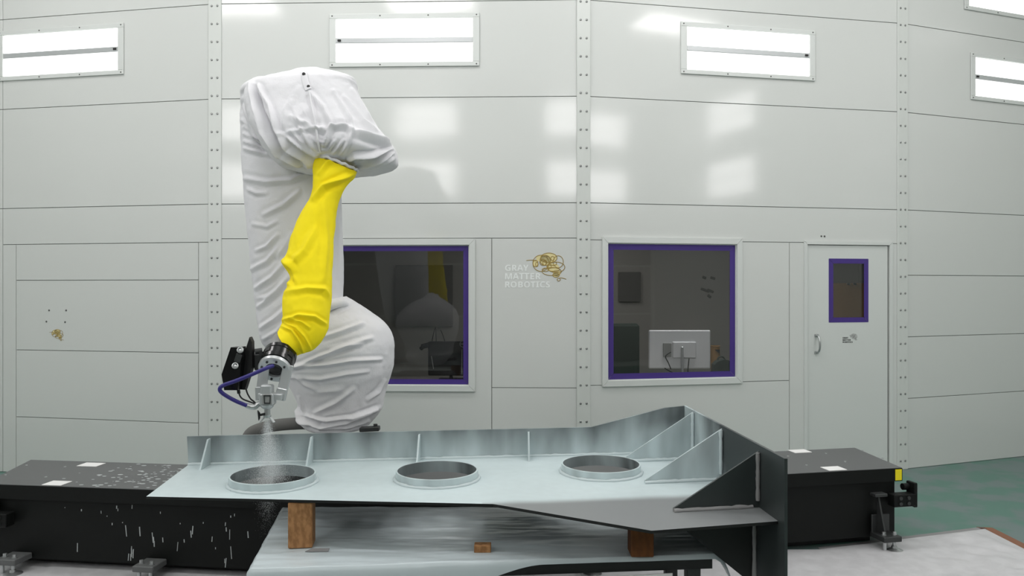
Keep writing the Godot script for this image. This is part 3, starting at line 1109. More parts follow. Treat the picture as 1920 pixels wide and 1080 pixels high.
# ---------------------------------------------------------------- table
const TT := 0.562

func table() -> void:
	var t := thing("work_table", "low work table under the steel workpiece, covered in grey-white plastic film", "table")
	var C := [Vector2(-1.064, 3.08), Vector2(0.87, 3.26), Vector2(0.92, 3.95), Vector2(-1.19, 3.95)]
	var st := sb()
	var poly := []
	for c in C: poly.append(Vector3(c.x * 0.985, TT - 0.012, -(c.y * 0.99 + 0.035)))
	prism(st, poly, Vector3(0, -0.05, 0))
	obj("table_frame", st, M.black, t)
	for c in [Vector2(-0.98, 3.2), Vector2(0.78, 3.3), Vector2(0.8, 3.85), Vector2(-1.08, 3.85)]:
		st = sb()
		bx(st, Vector3(c.x, (TT - 0.06) / 2, -c.y), Vector3(0.06, TT - 0.062, 0.06), 0.004)
		obj("leg", st, M.dark_steel, t)
	# film: over the top and down the front and both ends
	var nu := 200
	var nv := 90
	var pts := PackedVector3Array()
	var cols := PackedColorArray()
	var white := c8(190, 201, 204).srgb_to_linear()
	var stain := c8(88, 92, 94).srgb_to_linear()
	for v in nv:
		for u in nu:
			var s := (u / float(nu - 1)) * 1.06 - 0.03     # past 0..1: hangs down the ends
			var q := (v / float(nv - 1)) * 1.1             # past 1: hangs down the front
			var sc := clampf(s, 0.0, 1.0)
			var qc := clampf(q, 0.0, 1.0)
			var back: Vector2 = C[3].lerp(C[2], sc)
			var front: Vector2 = C[0].lerp(C[1], sc)
			var p := back.lerp(front, qc)
			var y := TT
			var over := maxf(q - 1.0, 0.0) * 1.5 * (1.0 - smoothstep(0.35, 0.62, sc) * 0.86)
			var side := (maxf(-s, 0.0) + maxf(s - 1.0, 0.0)) * 5.0
			var z := p.y
			var x := p.x
			if over > 0.0:
				y -= over
				z -= 0.012 * (1.0 - exp(-over * 60.0))
			if side > 0.0:
				y -= side
				x += (-0.012 if s < 0.0 else 0.03 + side * 0.35) * (1.0 - exp(-side * 60.0))
			var w := fnl.get_noise_2d(x * 1.6, z * 9.0) * 0.006 + fnl.get_noise_2d(x * 5.0 + 40.0, z * 17.0) * 0.0025
			for l in [3.28, 3.42, 3.47, 3.6, 3.66, 3.74]:   # long creases
				var dz: float = z - l - 0.03 * fnl.get_noise_1d(x * 1.3 + l * 30.0)
				w += 0.005 * exp(-dz * dz * 14000.0) * smoothstep(0.0, 0.35, fnl.get_noise_1d(x * 1.1 + l * 90.0) + 0.2)
			y += maxf(w, -0.004) * (1.0 if side <= 0.0 and over <= 0.0 else 0.6) + 0.004
			if over > 0.0: z -= w
			pts.append(Vector3(x, y, -z))
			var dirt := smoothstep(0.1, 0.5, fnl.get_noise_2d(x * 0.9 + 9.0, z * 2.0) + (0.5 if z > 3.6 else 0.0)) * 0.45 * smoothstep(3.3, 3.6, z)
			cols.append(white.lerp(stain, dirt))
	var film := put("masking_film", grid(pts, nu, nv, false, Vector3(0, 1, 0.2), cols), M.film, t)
	# a white sheet hangs below the black edge at the right
	st = sb()
	prism(st, [Vector3(0.06, TT - 0.075, -3.155), Vector3(0.68, TT - 0.07, -3.23), Vector3(0.68, 0.1, -3.21), Vector3(0.06, 0.1, -3.135)], Vector3(0, 0, -0.004))
	obj("hanging_sheet", st, M.label_white, t)
	# wooden blocks the workpiece stands on
	var wa := thing("wood_block", "tan upright wooden block under the left front edge of the workpiece", "wood block", Vector3(at(566, 1030, 3.37).x, TT + 0.004, -3.37), "wooden support blocks")
	st = sb()
	box(st, Transform3D(Basis(Vector3.UP, 0.12), Vector3(0, 0.1, 0)), Vector3(0.104, 0.2, 0.1), 0.004)
	put_local("block", st, M.wood, wa)
	var wb := thing("wood_block", "dark brown upright wooden block under the right corner of the workpiece", "wood block", Vector3(at(1201, 1046, 3.26).x, TT + 0.004, -3.26), "wooden support blocks")
	st = sb()
	box(st, Transform3D(Basis(Vector3.UP, 0.0), Vector3(0, 0.1, 0)), Vector3(0.096, 0.2, 0.1), 0.004)
	put_local("block", st, M.wood_dark, wb)
	for q in [[0.7, 3.8, "wooden block under the far right of the workpiece, in its shadow"]]:
		var wc := thing("wood_block", q[2], "wood block", Vector3(q[0], TT + 0.004, -q[1]), "wooden support blocks")
		st = sb()
		box(st, Transform3D(Basis(), Vector3(0, 0.1, 0)), Vector3(0.1, 0.2, 0.1), 0.004)
		put_local("block", st, M.wood, wc)
	st = sb()
	var c := at(905, 1034, (EYE - TT) * F / (1035.0 - 540.0))
	bx(st, Vector3(c.x, TT + 0.02, c.z), Vector3(0.072, 0.03, 0.05), 0.002)
	meta(obj("wood_offcut", st, M.wood), "small brown wooden offcut lying on the table film", "offcut")
	st = sb()
	c = at(596, 1036, (EYE - TT) * F / (1036.0 - 540.0))
	prism(st, [Vector3(c.x - 0.05, TT + 0.0085, c.z + 0.018), Vector3(c.x + 0.048, TT + 0.0085, c.z + 0.016), Vector3(c.x + 0.045, TT + 0.0085, c.z - 0.022), Vector3(c.x - 0.03, TT + 0.0085, c.z - 0.022)], Vector3(0, 0.003, 0))
	meta(obj("tape_piece", st, M.tape_grey), "flat grey piece of tape beside the tan wooden block", "tape")


# ---------------------------------------------------------------- workpiece
const PT := 0.78
var FRONT := [Vector2(-1.614, 3.365), Vector2(-0.0795, 3.248), Vector2(0.53, 2.891), Vector2(1.053, 3.01)]
var FS := [0.0, 0.575, 0.80, 1.0]
var BL := Vector2(-1.684, 3.97)
var BR := Vector2(0.97, 4.27)
var PAINT: Color
var BARE: Color
var DARK: Color

func front_at(s: float) -> Vector2:
	for k in 3:
		if s <= FS[k + 1]: return FRONT[k].lerp(FRONT[k + 1], (s - FS[k]) / (FS[k + 1] - FS[k]))
	return FRONT[3]

func plate_color(p: Vector3) -> Color:
	var line := lerpf(3.25, 3.417, (p.x + 0.125) / 1.272)
	if p.x < -0.125: line = 3.1
	var n := fnl.get_noise_2d(p.x * 1.5, p.z * 1.5)
	var cov := smoothstep(-0.05, 0.05, -p.z - line + n * 0.02)
	var fine := fnl.get_noise_2d(p.x * 14.0, p.z * 14.0) * 0.04
	return BARE.lerp(PAINT * (0.97 + fine + n * 0.05), cov)

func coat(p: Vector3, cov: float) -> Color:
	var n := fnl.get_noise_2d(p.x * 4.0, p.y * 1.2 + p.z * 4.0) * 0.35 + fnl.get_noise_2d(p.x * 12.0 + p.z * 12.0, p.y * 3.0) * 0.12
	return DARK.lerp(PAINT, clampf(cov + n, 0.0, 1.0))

# a flat plate from p0, u and v with a coat given by a function; top profile trims v
func plate_grid(corner: Callable, nu: int, nv: int, thick: Vector3, color: Callable) -> ArrayMesh:
	var pts := PackedVector3Array()
	var cols := PackedColorArray()
	# wrapped round: front face, back face
	for v in nv:
		for u in nu * 2:
			var s := u / float(nu - 1) if u < nu else (2 * nu - 1 - u) / float(nu - 1)
			var p: Vector3 = corner.call(s, v / float(nv - 1))
			pts.append(p if u < nu else p + thick)
			cols.append(color.call(p, s, v / float(nv - 1)))
	# close the two open rims
	var rim := PackedVector3Array()
	var rc := PackedColorArray()
	for e in [0, nv - 1]:
		for u in nu * 2:
			var p := pts[e * nu * 2 + u]
			var o := pts[e * nu * 2 + (2 * nu - 1 - u)]
			rim.append((p + o) / 2.0)
			rc.append(cols[e * nu * 2 + u])
	var all := rim.slice(0, nu * 2)
	all.append_array(pts)
	all.append_array(rim.slice(nu * 2))
	var allc := rc.slice(0, nu * 2)
	allc.append_array(cols)
	allc.append_array(rc.slice(nu * 2))
	return flat_grid(all, nu * 2, nv + 2, allc)

# like grid() but every face keeps its own normal, so that edges stay crisp
func flat_grid(pts: PackedVector3Array, nu: int, nv: int, cols: PackedColorArray) -> ArrayMesh:
	var st := sb()
	var mid := Vector3.ZERO
	for p in pts: mid += p / pts.size()
	var vol := 0.0
	for v in nv - 1:
		for u in nu:
			var a := v * nu + u
			var b := v * nu + (u + 1) % nu
			var c := (v + 1) * nu + (u + 1) % nu
			var d := (v + 1) * nu + u
			vol += (pts[a] - mid).dot((pts[c] - pts[a]).cross(pts[b] - pts[a])) + (pts[a] - mid).dot((pts[d] - pts[a]).cross(pts[c] - pts[a]))
	for v in nv - 1:
		for u in nu:
			var a := v * nu + u
			var b := v * nu + (u + 1) % nu
			var c := (v + 1) * nu + (u + 1) % nu
			var d := (v + 1) * nu + u
			for k in ([a, b, c, a, c, d] if vol > 0.0 else [a, c, b, a, d, c]):
				st.set_color(cols[k])
				st.add_vertex(pts[k])
	st.generate_normals()
	return st.commit()

func workpiece() -> void:
	PAINT = c8(196, 210, 212).srgb_to_linear()
	BARE = c8(124, 127, 128).srgb_to_linear()
	DARK = c8(52, 56, 57).srgb_to_linear()
	var t := thing("steel_workpiece", "large half-painted steel frame with three round collars, lying on wooden blocks", "workpiece")
	var coll := [Vector3(-1.13, PT, -3.606), Vector3(-0.3625, PT, -3.69), Vector3(0.446, PT, -3.825)]
	var rad := 0.198
	# base plate with three holes
	var nu := 280
	var nv := 110
	for side in 2:
		var pts := PackedVector3Array()
		var cols := PackedColorArray()
		for v in nv:
			for u in nu:
				var s := u / float(nu - 1)
				var p := BL.lerp(BR, s).lerp(front_at(s), v / float(nv - 1))
				var w := Vector3(p.x, PT - side * 0.012, -p.y)
				pts.append(w)
				cols.append(plate_color(w) if side == 0 else DARK)
		var skip := PackedByteArray()
		for v in nv - 1:
			for u in nu - 1:
				var c := (pts[v * nu + u] + pts[(v + 1) * nu + u + 1]) / 2.0
				var hole := 0
				for k in coll:
					if Vector2(c.x - k.x, c.z - k.z).length() < rad - 0.004: hole = 1
				skip.append(hole)
		put("base_plate" if side == 0 else "base_plate_underside", grid(pts, nu, nv, false, Vector3.UP if side == 0 else Vector3.DOWN, cols, skip), M.painted_steel, t)
	var st := sb()
	var rim := []
	for k in 4: rim.append(Vector3(FRONT[k].x, PT, -FRONT[k].y))
	rim.append(Vector3(BR.x, PT, -BR.y))
	rim.append(Vector3(BL.x, PT, -BL.y))
	for k in 6:
		var a: Vector3 = rim[k]
		var b: Vector3 = rim[(k + 1) % 6]
		quad(st, a, b, b - Vector3(0, 0.012, 0), a - Vector3(0, 0.012, 0), (b - a).cross(Vector3.UP))
	obj("plate_edge", st, M.black, t)
	# collars
	for k in 3:
		var c: Vector3 = coll[k]
		var seg := 72
		var prof := [Vector2(rad, -0.012), Vector2(rad, 0.039), Vector2(rad - 0.001, 0.041), Vector2(rad - 0.008, 0.041), Vector2(rad - 0.009, 0.039), Vector2(rad - 0.009, -0.014), Vector2(rad, -0.012)]
		var ring := sb()
		for j in prof.size() - 1:
			ring.set_smooth_group(j + 1)
			for i in seg:
				var q := []
				for e in [[i, j], [i + 1, j], [i + 1, j + 1], [i, j + 1]]:
					var a: float = TAU * e[0] / seg
					q.append(c + Vector3(cos(a) * prof[e[1]].x, prof[e[1]].y, sin(a) * prof[e[1]].x))
				var o2 := Vector2(prof[j + 1].y - prof[j].y, -(prof[j + 1].x - prof[j].x))
				var am := TAU * (i + 0.5) / seg
				var hint := Vector3(cos(am) * o2.x, o2.y, sin(am) * o2.x)
				for tr in [[0, 1, 2], [0, 2, 3]]:
					var ids: Array = tr
					if (q[ids[2]] - q[ids[0]]).cross(q[ids[1]] - q[ids[0]]).dot(hint) < 0.0: ids = [tr[0], tr[2], tr[1]]
					for id in ids:
						var p: Vector3 = q[id]
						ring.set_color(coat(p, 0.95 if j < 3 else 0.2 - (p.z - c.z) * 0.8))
						ring.add_vertex(p)
		ring.generate_normals()
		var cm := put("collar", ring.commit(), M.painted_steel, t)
		st = sb()
		var bead := []
		for i in 73:
			var a := TAU * i / 72
			bead.append(c + Vector3(cos(a) * (rad + 0.004), 0.002, sin(a) * (rad + 0.004)))
		tube(st, bead, 0.009, 6, 1.0, Vector3.UP, 0.5)
		obj("weld_bead", st, weld_mat(), cm)
	# back flange
	var fl := func(s: float, v: float) -> Vector3:
		var b := BL.lerp(BR, s)
		var top := 0.927 + 0.006 * s
		if s > 0.80: top = lerpf(0.932, 1.03, minf((s - 0.80) / 0.155, 1.0)) + maxf(0.0, s - 0.955) * 0.22
		return Vector3(b.x - (0.008 if s < 0.01 else 0.0) * v, lerpf(PT, top, v), -b.y)
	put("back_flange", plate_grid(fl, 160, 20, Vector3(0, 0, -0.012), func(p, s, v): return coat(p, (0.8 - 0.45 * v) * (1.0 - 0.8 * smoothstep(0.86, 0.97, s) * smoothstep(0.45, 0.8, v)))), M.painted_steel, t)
	st = sb()
	var bead := []
	for i in 120:
		var b := BL.lerp(BR, i / 119.0)
		bead.append(Vector3(b.x, PT + 0.002, -b.y + 0.004))
	tube(st, bead, 0.009, 6, 1.0, Vector3.UP, 0.6)
	obj("weld_bead", st, weld_mat(), t)
	# end plate
	var ep := func(s: float, v: float) -> Vector3:
		var p := Vector2(0.9645, 4.285).lerp(Vector2(1.054, 2.95), s)
		return Vector3(p.x, lerpf(0.46, 1.04, v), -p.y)
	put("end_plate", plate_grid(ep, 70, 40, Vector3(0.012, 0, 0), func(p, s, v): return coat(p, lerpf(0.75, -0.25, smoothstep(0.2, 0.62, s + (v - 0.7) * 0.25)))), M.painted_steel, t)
	# small ribs on the flange
	for q in [393, 586, 788, 990]:
		var s: float = 0.0
		var best := 1e9
		for i in 200:
			var b := BL.lerp(BR, i / 199.0)
			var px := 960.0 + b.x * F / b.y
			if absf(px - q) < best:
				best = absf(px - q)
				s = i / 199.0
		var b := BL.lerp(BR, s)
		var lean: float = -0.02 if q < 500 else 0.0
		var g := func(u: float, v: float) -> Vector3:
			return Vector3(b.x + lean * u * 0.0 - 0.004, PT + 0.135 * v, -b.y + lerpf(0.0, lerpf(0.13, 0.03, v), u))
		put("flange_rib", plate_grid(g, 6, 6, Vector3(0.009, 0, 0), func(p, s2, v): return coat(p, 0.9)), M.painted_steel, t)
	# three large gussets against the end plate
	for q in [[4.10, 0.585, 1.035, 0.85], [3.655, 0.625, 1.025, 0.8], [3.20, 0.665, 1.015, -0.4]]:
		var z: float = q[0]
		var xr := lerpf(1.054, 0.9645, (z - 2.95) / 1.335)
		var xl: float = q[1]
		var slope := 0.06
		var g := func(u: float, v: float) -> Vector3:
			var x0 := lerpf(xl, xr, u)
			var h: float = lerpf(0.012, q[2] - PT, u)
			return Vector3(x0, PT + h * v, -(z - (1.0 - u) * slope))
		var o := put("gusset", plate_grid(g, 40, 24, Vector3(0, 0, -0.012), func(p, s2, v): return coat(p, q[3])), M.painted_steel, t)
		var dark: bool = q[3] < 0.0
		st = sb()
		var pts := []
		for i in 20: pts.append(Vector3(lerpf(xl, xr - 0.03, i / 19.0), PT + 0.004, -(z - (1.0 - i / 19.0) * slope) + 0.008))
		tube(st, pts, 0.010, 6, 1.0, Vector3.UP, 0.5)
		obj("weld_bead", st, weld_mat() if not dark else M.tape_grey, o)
		st = sb()
		pts = []
		for i in 16: pts.append(Vector3(xr - 0.008 - 0.00 * i, lerpf(PT + 0.03, q[2] - 0.005, i / 15.0), -z + 0.008))
		tube(st, pts, 0.009, 6, 1.0, Vector3.BACK, 0.4)
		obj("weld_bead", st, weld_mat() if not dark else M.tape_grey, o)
	# rib below the plate at the end
	st = sb()
	var pts := []
	for i in 14: pts.append(Vector3(1.017, lerpf(0.47, 0.765, i / 13.0), -3.2))
	tube(st, pts, 0.009, 6, 1.0, Vector3.BACK, 0.6)
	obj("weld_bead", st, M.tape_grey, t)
	st = sb()
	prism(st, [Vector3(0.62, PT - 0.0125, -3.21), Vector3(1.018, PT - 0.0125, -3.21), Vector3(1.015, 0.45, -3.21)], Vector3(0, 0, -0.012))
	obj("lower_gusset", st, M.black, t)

func weld_mat() -> Material:
	if not M.has("weld"): mat("weld", c8(196, 208, 210), 0.4)
	return M.weld


# ---------------------------------------------------------------- robot
func robot() -> void:
	var t := thing("spray_robot", "tall spraying robot arm under white cloth covers with a yellow sleeve", "robot arm")
	# riser on the rail
	var st := sb()
	bx(st, Vector3(-1.08, 0.62, -4.68), Vector3(0.62, 0.2, 0.5), 0.01)
	obj("base_riser", st, M.dark_steel, t)
	st = sb()
	var bc := at(612, 806, 4.5)
	bx(st, Vector3(bc.x, 0.735, -4.68), Vector3(0.6, 0.03, 0.42), 0.006)
	obj("base_plate", st, M.rubber_grey, t)
	# lower cover
	var low := [
		[597, 566, 648, 556, 4.66, 0.12], [560, 585, 690, 585, 4.66, 0.24], [535, 610, 722, 612, 4.66, 0.30], [522, 640, 736, 640, 4.66, 0.33],
		[520, 668, 738, 668, 4.66, 0.34], [532, 700, 735, 700, 4.66, 0.33], [550, 735, 725, 733, 4.66, 0.3], [562, 765, 718, 762, 4.66, 0.28], [557, 785, 715, 779, 4.66, 0.28], [563, 800, 700, 798, 4.66, 0.26], [577, 809, 690, 809, 4.66, 0.25], [590, 812, 672, 812, 4.66, 0.2]]
	var lf := [
		[0.022, 5, 545, 692, 600, 668, 650, 650, 678, 646], [0.02, 5, 545, 687, 610, 684, 660, 676, 714, 674], [0.014, 5, 546, 708, 600, 711, 650, 701, 690, 697],
		[0.016, 6, 600, 634, 640, 622, 680, 607], [0.016, 6, 620, 655, 650, 647, 697, 634], [0.014, 5, 560, 712, 575, 722, 592, 730], [0.016, 6, 590, 775, 630, 755, 662, 730], [0.012, 5, 690, 750, 710, 735, 722, 715],
		[0.02, 6, 560, 788, 600, 801, 650, 793, 705, 770], [0.016, 5, 563, 778, 610, 790, 660, 783, 712, 765], [0.016, 5, 600, 806, 650, 802, 690, 790], [0.02, 6, 556, 770, 562, 785, 575, 797],
		[0.014, 5, 625, 583, 642, 575, 655, 569], [0.01, 8, 590, 735, 615, 733, 638, 731], [0.01, 4, 560, 745, 566, 760, 567, 775]]
	put("lower_cover", cloth(low, 250, 190, 2.2, lf, 0.006), M.cloth_white, t)
	st = sb()
	tube(st, curve([at(612, 578, 4.42), at(628, 572, 4.43), at(642, 569, 4.48), at(650, 574, 4.56)], 5), 0.022, 10)
	obj("cover_hem", st, M.cloth_white, t)
	# upright arm cover
	var arm := [
		[474, 146, 560, 142, 4.72, 0.1], [458, 160, 600, 160, 4.74, 0.22], [456, 190, 620, 190, 4.78, 0.24], [457, 230, 630, 230, 4.78, 0.25], [461, 310, 636, 300, 4.77, 0.25], [466, 390, 638, 380, 4.76, 0.24],
		[472, 460, 640, 450, 4.75, 0.23], [479, 530, 641, 510, 4.74, 0.22], [486, 590, 640, 560, 4.72, 0.2], [492, 640, 636, 590, 4.7, 0.17], [505, 660, 620, 610, 4.7, 0.1]]
	var af := [
		[0.02, 6, 462, 178, 480, 215, 508, 262, 530, 285], [0.018, 5, 457, 238, 480, 258, 512, 284], [0.016, 5, 458, 265, 490, 276, 525, 284], [0.014, 6, 470, 505, 500, 490, 530, 455],
		[0.03, 8, 458, 185, 475, 230, 500, 275, 520, 295], [0.024, 6, 458, 200, 470, 235, 492, 270], [0.022, 6, 456, 225, 475, 250, 505, 285], [0.018, 5, 458, 250, 480, 262, 520, 275], [0.018, 5, 458, 278, 490, 287, 525, 292], [0.02, 6, 460, 335, 500, 342, 545, 338, 575, 325],
		[0.018, 6, 495, 402, 530, 386, 560, 360], [0.012, 5, 465, 355, 480, 362, 500, 362], [0.016, 6, 520, 480, 535, 462, 545, 440], [0.018, 6, 485, 575, 515, 550, 545, 515], [0.018, 6, 480, 540, 510, 520, 535, 490], [0.018, 6, 490, 615, 515, 598, 540, 575], [0.014, 5, 495, 635, 520, 620, 535, 600],
		[0.012, 5, 486, 560, 500, 556, 515, 545], [0.014, 6, 634, 400, 640, 460, 638, 520], [0.014, 5, 480, 470, 500, 462, 520, 440], [0.01, 5, 475, 420, 500, 425, 520, 415]]
	put("arm_cover", cloth(arm, 220, 260, 2.6, af, 0.006, Vector3(6, 4, 6)), M.cloth_white, t)
	# forearm cover: a box-like bag gathered round the sleeve
	var head := [
		[560, 127, 606, 127, 4.70, 0.06], [520, 138, 660, 135, 4.70, 0.20], [480, 149, 667, 139, 4.68, 0.27], [468, 163, 670, 152, 4.67, 0.31], [471, 190, 691, 190, 4.63, 0.34], [482, 222, 712, 224, 4.59, 0.38], [498, 254, 733, 250, 4.56, 0.39],
		[514, 280, 742, 270, 4.54, 0.37], [530, 302, 742, 296, 4.53, 0.30], [550, 313, 718, 312, 4.52, 0.21], [580, 322, 690, 323, 4.50, 0.13], [598, 322, 668, 327, 4.48, 0.07]]
	var hf := [
		[0.036, 7, 470, 158, 480, 200, 497, 245, 525, 285, 560, 305, 590, 312], [0.03, 6, 484, 162, 505, 200, 520, 245, 540, 280, 575, 302, 592, 308], [-0.03, 5, 478, 162, 490, 205, 508, 247, 533, 285, 570, 306], [0.02, 5, 530, 252, 555, 270, 575, 285, 592, 296],
		[0.018, 4, 552, 200, 560, 235, 575, 265, 592, 292], [0.016, 4, 566, 196, 575, 235, 585, 265, 596, 290], [0.016, 4, 564, 225, 572, 250, 585, 275, 597, 290], [0.014, 4, 545, 245, 560, 262, 580, 282, 594, 293], [0.014, 4, 580, 170, 590, 220, 600, 285],
		[0.022, 6, 603, 285, 612, 260, 620, 238, 650, 236, 658, 242], [0.016, 4, 613, 285, 620, 274, 626, 264], [0.016, 4, 624, 288, 634, 276, 645, 262], [0.02, 6, 640, 288, 652, 268, 659, 246], [0.03, 9, 659, 244, 700, 258, 745, 272],
		[0.03, 5, 655, 300, 665, 292, 700, 290, 730, 282, 744, 278], [0.024, 5, 668, 318, 700, 305, 735, 288, 744, 284], [-0.02, 5, 668, 300, 700, 296, 738, 283], [0.016, 5, 672, 322, 705, 312, 743, 296],
		[0.014, 5, 645, 180, 680, 225, 735, 262], [0.014, 5, 660, 168, 690, 212, 740, 262], [0.012, 5, 625, 170, 655, 220, 662, 240], [0.012, 9, 540, 215, 590, 240, 620, 240], [0.01, 6, 530, 250, 570, 242, 610, 243], [0.016, 6, 583, 175, 607, 205, 622, 238], [0.012, 6, 560, 165, 535, 205, 528, 250]]
	var hd := put("forearm_cover", cloth(head, 280, 220, 2.7, hf, 0.006), M.cloth_white, t)
	# strap with two snaps and the drawcord seam
	var hv: PackedVector3Array = hd.mesh.surface_get_arrays(0)[Mesh.ARRAY_VERTEX]
	var on := func(px: float, py: float) -> Vector3:     # the point of the bag's front there
		var best := Vector3(0, 0, -99)
		for v in hv:
			if v.z <= best.z: continue
			if absf(960.0 + v.x * F / -v.z - px) < 3.0 and absf(540.0 - (v.y - EYE) * F / -v.z - py) < 3.0: best = v
		return best
	st = sb()
	var sp := []
	for q in [[567, 133], [570, 138], [574, 146], [577, 156], [580, 166]]: sp.append(on.call(q[0], q[1]) + Vector3(0, 0.001, 0.003))
	tube(st, curve(sp, 3), 0.02, 12, 0.22, Vector3(0, 0.3, 1))
	var strap := obj("strap", st, M.cloth_white, hd)
	for q in [[570, 138], [580, 162]]:
		st = sb()
		var c: Vector3 = on.call(q[0], q[1]) + Vector3(0, 0.003, 0.008)
		lathe(st, c, Vector3(0, 0.3, 1), [Vector2(0.0105, 0), Vector2(0.009, 0.006), Vector2(0, 0.007)], 10)
		meta(obj("snap", st, M.black, strap), "black snap button")
	st = sb()
	sp = []
	for q in [[582, 170], [586, 195], [590, 220], [594, 250], [598, 270], [601, 288]]: sp.append(on.call(q[0], q[1]) + Vector3(0, 0, 0.003))
	tube(st, curve(sp, 4), 0.006, 8)
	obj("seam_cord", st, M.cloth_white, hd)
	# yellow sleeve
	var sl := [
		[589, 288, 669, 319, 4.33, 0.10], [588, 318, 664, 328, 4.31, 0.10], [587, 345, 650, 344, 4.28, 0.09], [580, 370, 638, 368, 4.25, 0.085], [562, 405, 630, 395, 4.21, 0.09], [548, 440, 626, 430, 4.17, 0.10], [539, 470, 624, 460, 4.13, 0.11], [530, 491, 623, 482, 4.10, 0.115],
		[543, 517, 622, 512, 4.06, 0.11], [541, 535, 621, 538, 4.03, 0.115], [532, 556, 620, 566, 4.00, 0.12], [532, 588, 617, 600, 3.96, 0.12], [530, 607, 610, 628, 3.93, 0.11], [526, 616, 588, 657, 3.90, 0.1], [523, 622, 558, 668, 3.87, 0.085]]
	var sf := [
		[0.022, 7, 588, 372, 606, 350, 636, 338, 666, 324], [0.012, 7, 536, 548, 575, 541, 608, 543, 618, 556], [0.016, 5, 532, 600, 560, 592, 590, 595, 612, 608], [0.014, 4, 530, 612, 548, 620, 560, 640, 568, 660],
		[0.013, 4, 534, 606, 555, 615, 570, 632, 582, 655], [0.012, 4, 545, 598, 565, 604, 580, 615], [0.012, 9, 545, 495, 570, 470, 590, 430], [0.02, 8, 530, 490, 540, 495, 548, 505], [-0.012, 6, 540, 505, 545, 525, 550, 532], [0.01, 8, 605, 380, 612, 440, 608, 520], [0.012, 6, 600, 325, 612, 305, 625, 300]]
	put("yellow_sleeve", cloth(sl, 180, 260, 2.1, sf, 0.006), M.cloth_yellow, t)
	st = sb()
	var gat := []
	for i in 41:   # frilled edge of the gather
		var a := TAU * i / 40
		var mid := at(629, 303.5, 4.33)
		var half := (at(669, 319, 4.33) - at(589, 288, 4.33)) / 2.0
		gat.append(mid + half * cos(a) * 1.02 + Vector3(0, 0, 0.105) * sin(a) + Vector3(0, 0.004 * sin(i * 2.4), 0))
	tube(st, gat, 0.009, 7)
	obj("gathered_hem", st, M.cloth_white, t)
	# wrist
	var W0 := at(532, 649, 3.88)
	var ax := (at(514, 694, 3.735) - W0).normalized()
	st = sb()
	lathe(st, W0 - ax * 0.03, ax, [Vector2(0, 0), Vector2(0.068, 0), Vector2(0.07, 0.09), Vector2(0, 0.09)], 32)
	obj("wrist_cover", st, M.cloth_grey, t)
	st = sb()
	lathe(st, W0 + ax * 0.055, ax, [Vector2(0, 0), Vector2(0.074, 0), Vector2(0.082, 0.008), Vector2(0.082, 0.03), Vector2(0.079, 0.033), Vector2(0.079, 0.07), Vector2(0.083, 0.074), Vector2(0.083, 0.1), Vector2(0.075, 0.105), Vector2(0, 0.105)], 40)
	var wj := obj("wrist_joint", st, M.black_gloss, t)
	for k in 4:
		st = sb()
		var a := TAU * k / 4 + 0.5
		var xf := frame_along(ax, W0 + ax * 0.107)
		var rd := (xf.basis.y * cos(a) + xf.basis.z * sin(a))
		box(st, Transform3D(Basis(ax, rd, ax.cross(rd)), W0 + ax * 0.107 + rd * 0.08), Vector3(0.03, 0.008, 0.03), 0.002)
		obj("cover_plate", st, M.black, wj)
	st = sb()
	lathe(st, W0 + ax * 0.16, ax, [Vector2(0.05, 0), Vector2(0.079, 0), Vector2(0.079, 0.018), Vector2(0.074, 0.022), Vector2(0.045, 0.022), Vector2(0.045, 0.0)], 40)
	var fg := obj("tool_flange", st, M.alu, t)
	st = sb()
	lathe(st, W0 + ax * 0.158, ax, [Vector2(0, 0), Vector2(0.048, 0), Vector2(0.044, 0.012), Vector2(0.03, 0.014), Vector2(0, 0.008)], 28)
	obj("bore", st, M.black_gloss, fg)
	st = sb()
	var xf := frame_along(ax, W0 + ax * 0.182)
	for k in 8:
		var a := TAU * (k + 0.5) / 8
		var rd := xf.basis.y * cos(a) + xf.basis.z * sin(a)
		lathe(st, W0 + ax * 0.181 + rd * 0.06, ax, [Vector2(0.006, 0), Vector2(0.006, 0.006), Vector2(0, 0.007)], 8)
	obj("bolt", st, M.dark_steel, fg)
	# spray gun on its two-armed bracket
	st = sb()
	bar(st, at(496, 686, 3.74), at(489, 742, 3.73), 0.012, 0.05, 0.003)
	bar(st, at(489, 725, 3.73), at(490, 750, 3.73), 0.026, 0.05, 0.003)
	obj("gun_bracket", st, M.alu, t)
	st = sb()
	bar(st, at(541, 684, 3.74), at(529, 735, 3.73), 0.012, 0.05, 0.003)
	bar(st, at(530, 728, 3.73), at(525, 750, 3.73), 0.026, 0.05, 0.003)
	obj("gun_bracket", st, M.alu, t)
	st = sb()
	bar(st, at(486, 742, 3.72), at(531, 744, 3.72), 0.03, 0.05, 0.003)
	obj("gun_bracket_foot", st, M.alu, t)
	var G := at(501, 722, 3.70)
	st = sb()
	bx(st, at(501, 731, 3.71), Vector3(0.056, 0.05, 0.05), 0.006)
	bx(st, at(502, 748, 3.71), Vector3(0.07, 0.06, 0.06), 0.008)
	lathe(st, at(501, 758, 3.71), Vector3.DOWN, [Vector2(0, 0), Vector2(0.032, 0), Vector2(0.03, 0.012), Vector2(0.018, 0.022), Vector2(0, 0.022)], 24)
	var gun := obj("spray_gun", st, M.alu, t)
	st = sb()
	bx(st, at(500.5, 749, 3.676), Vector3(0.048, 0.05, 0.006), 0.002)
	obj("gun_face_plate", st, M.print_grey, gun)
	st = sb()
	for s in [[495, 741, 496, 757], [507, 741, 506, 757], [496, 742, 506, 742], [496, 756, 506, 756]]: bar(st, at(s[0], s[1], 3.671), at(s[2], s[3], 3.671), 0.006, 0.004)
	obj("gun_face_marks", st, M.dark_steel, gun)
	st = sb()
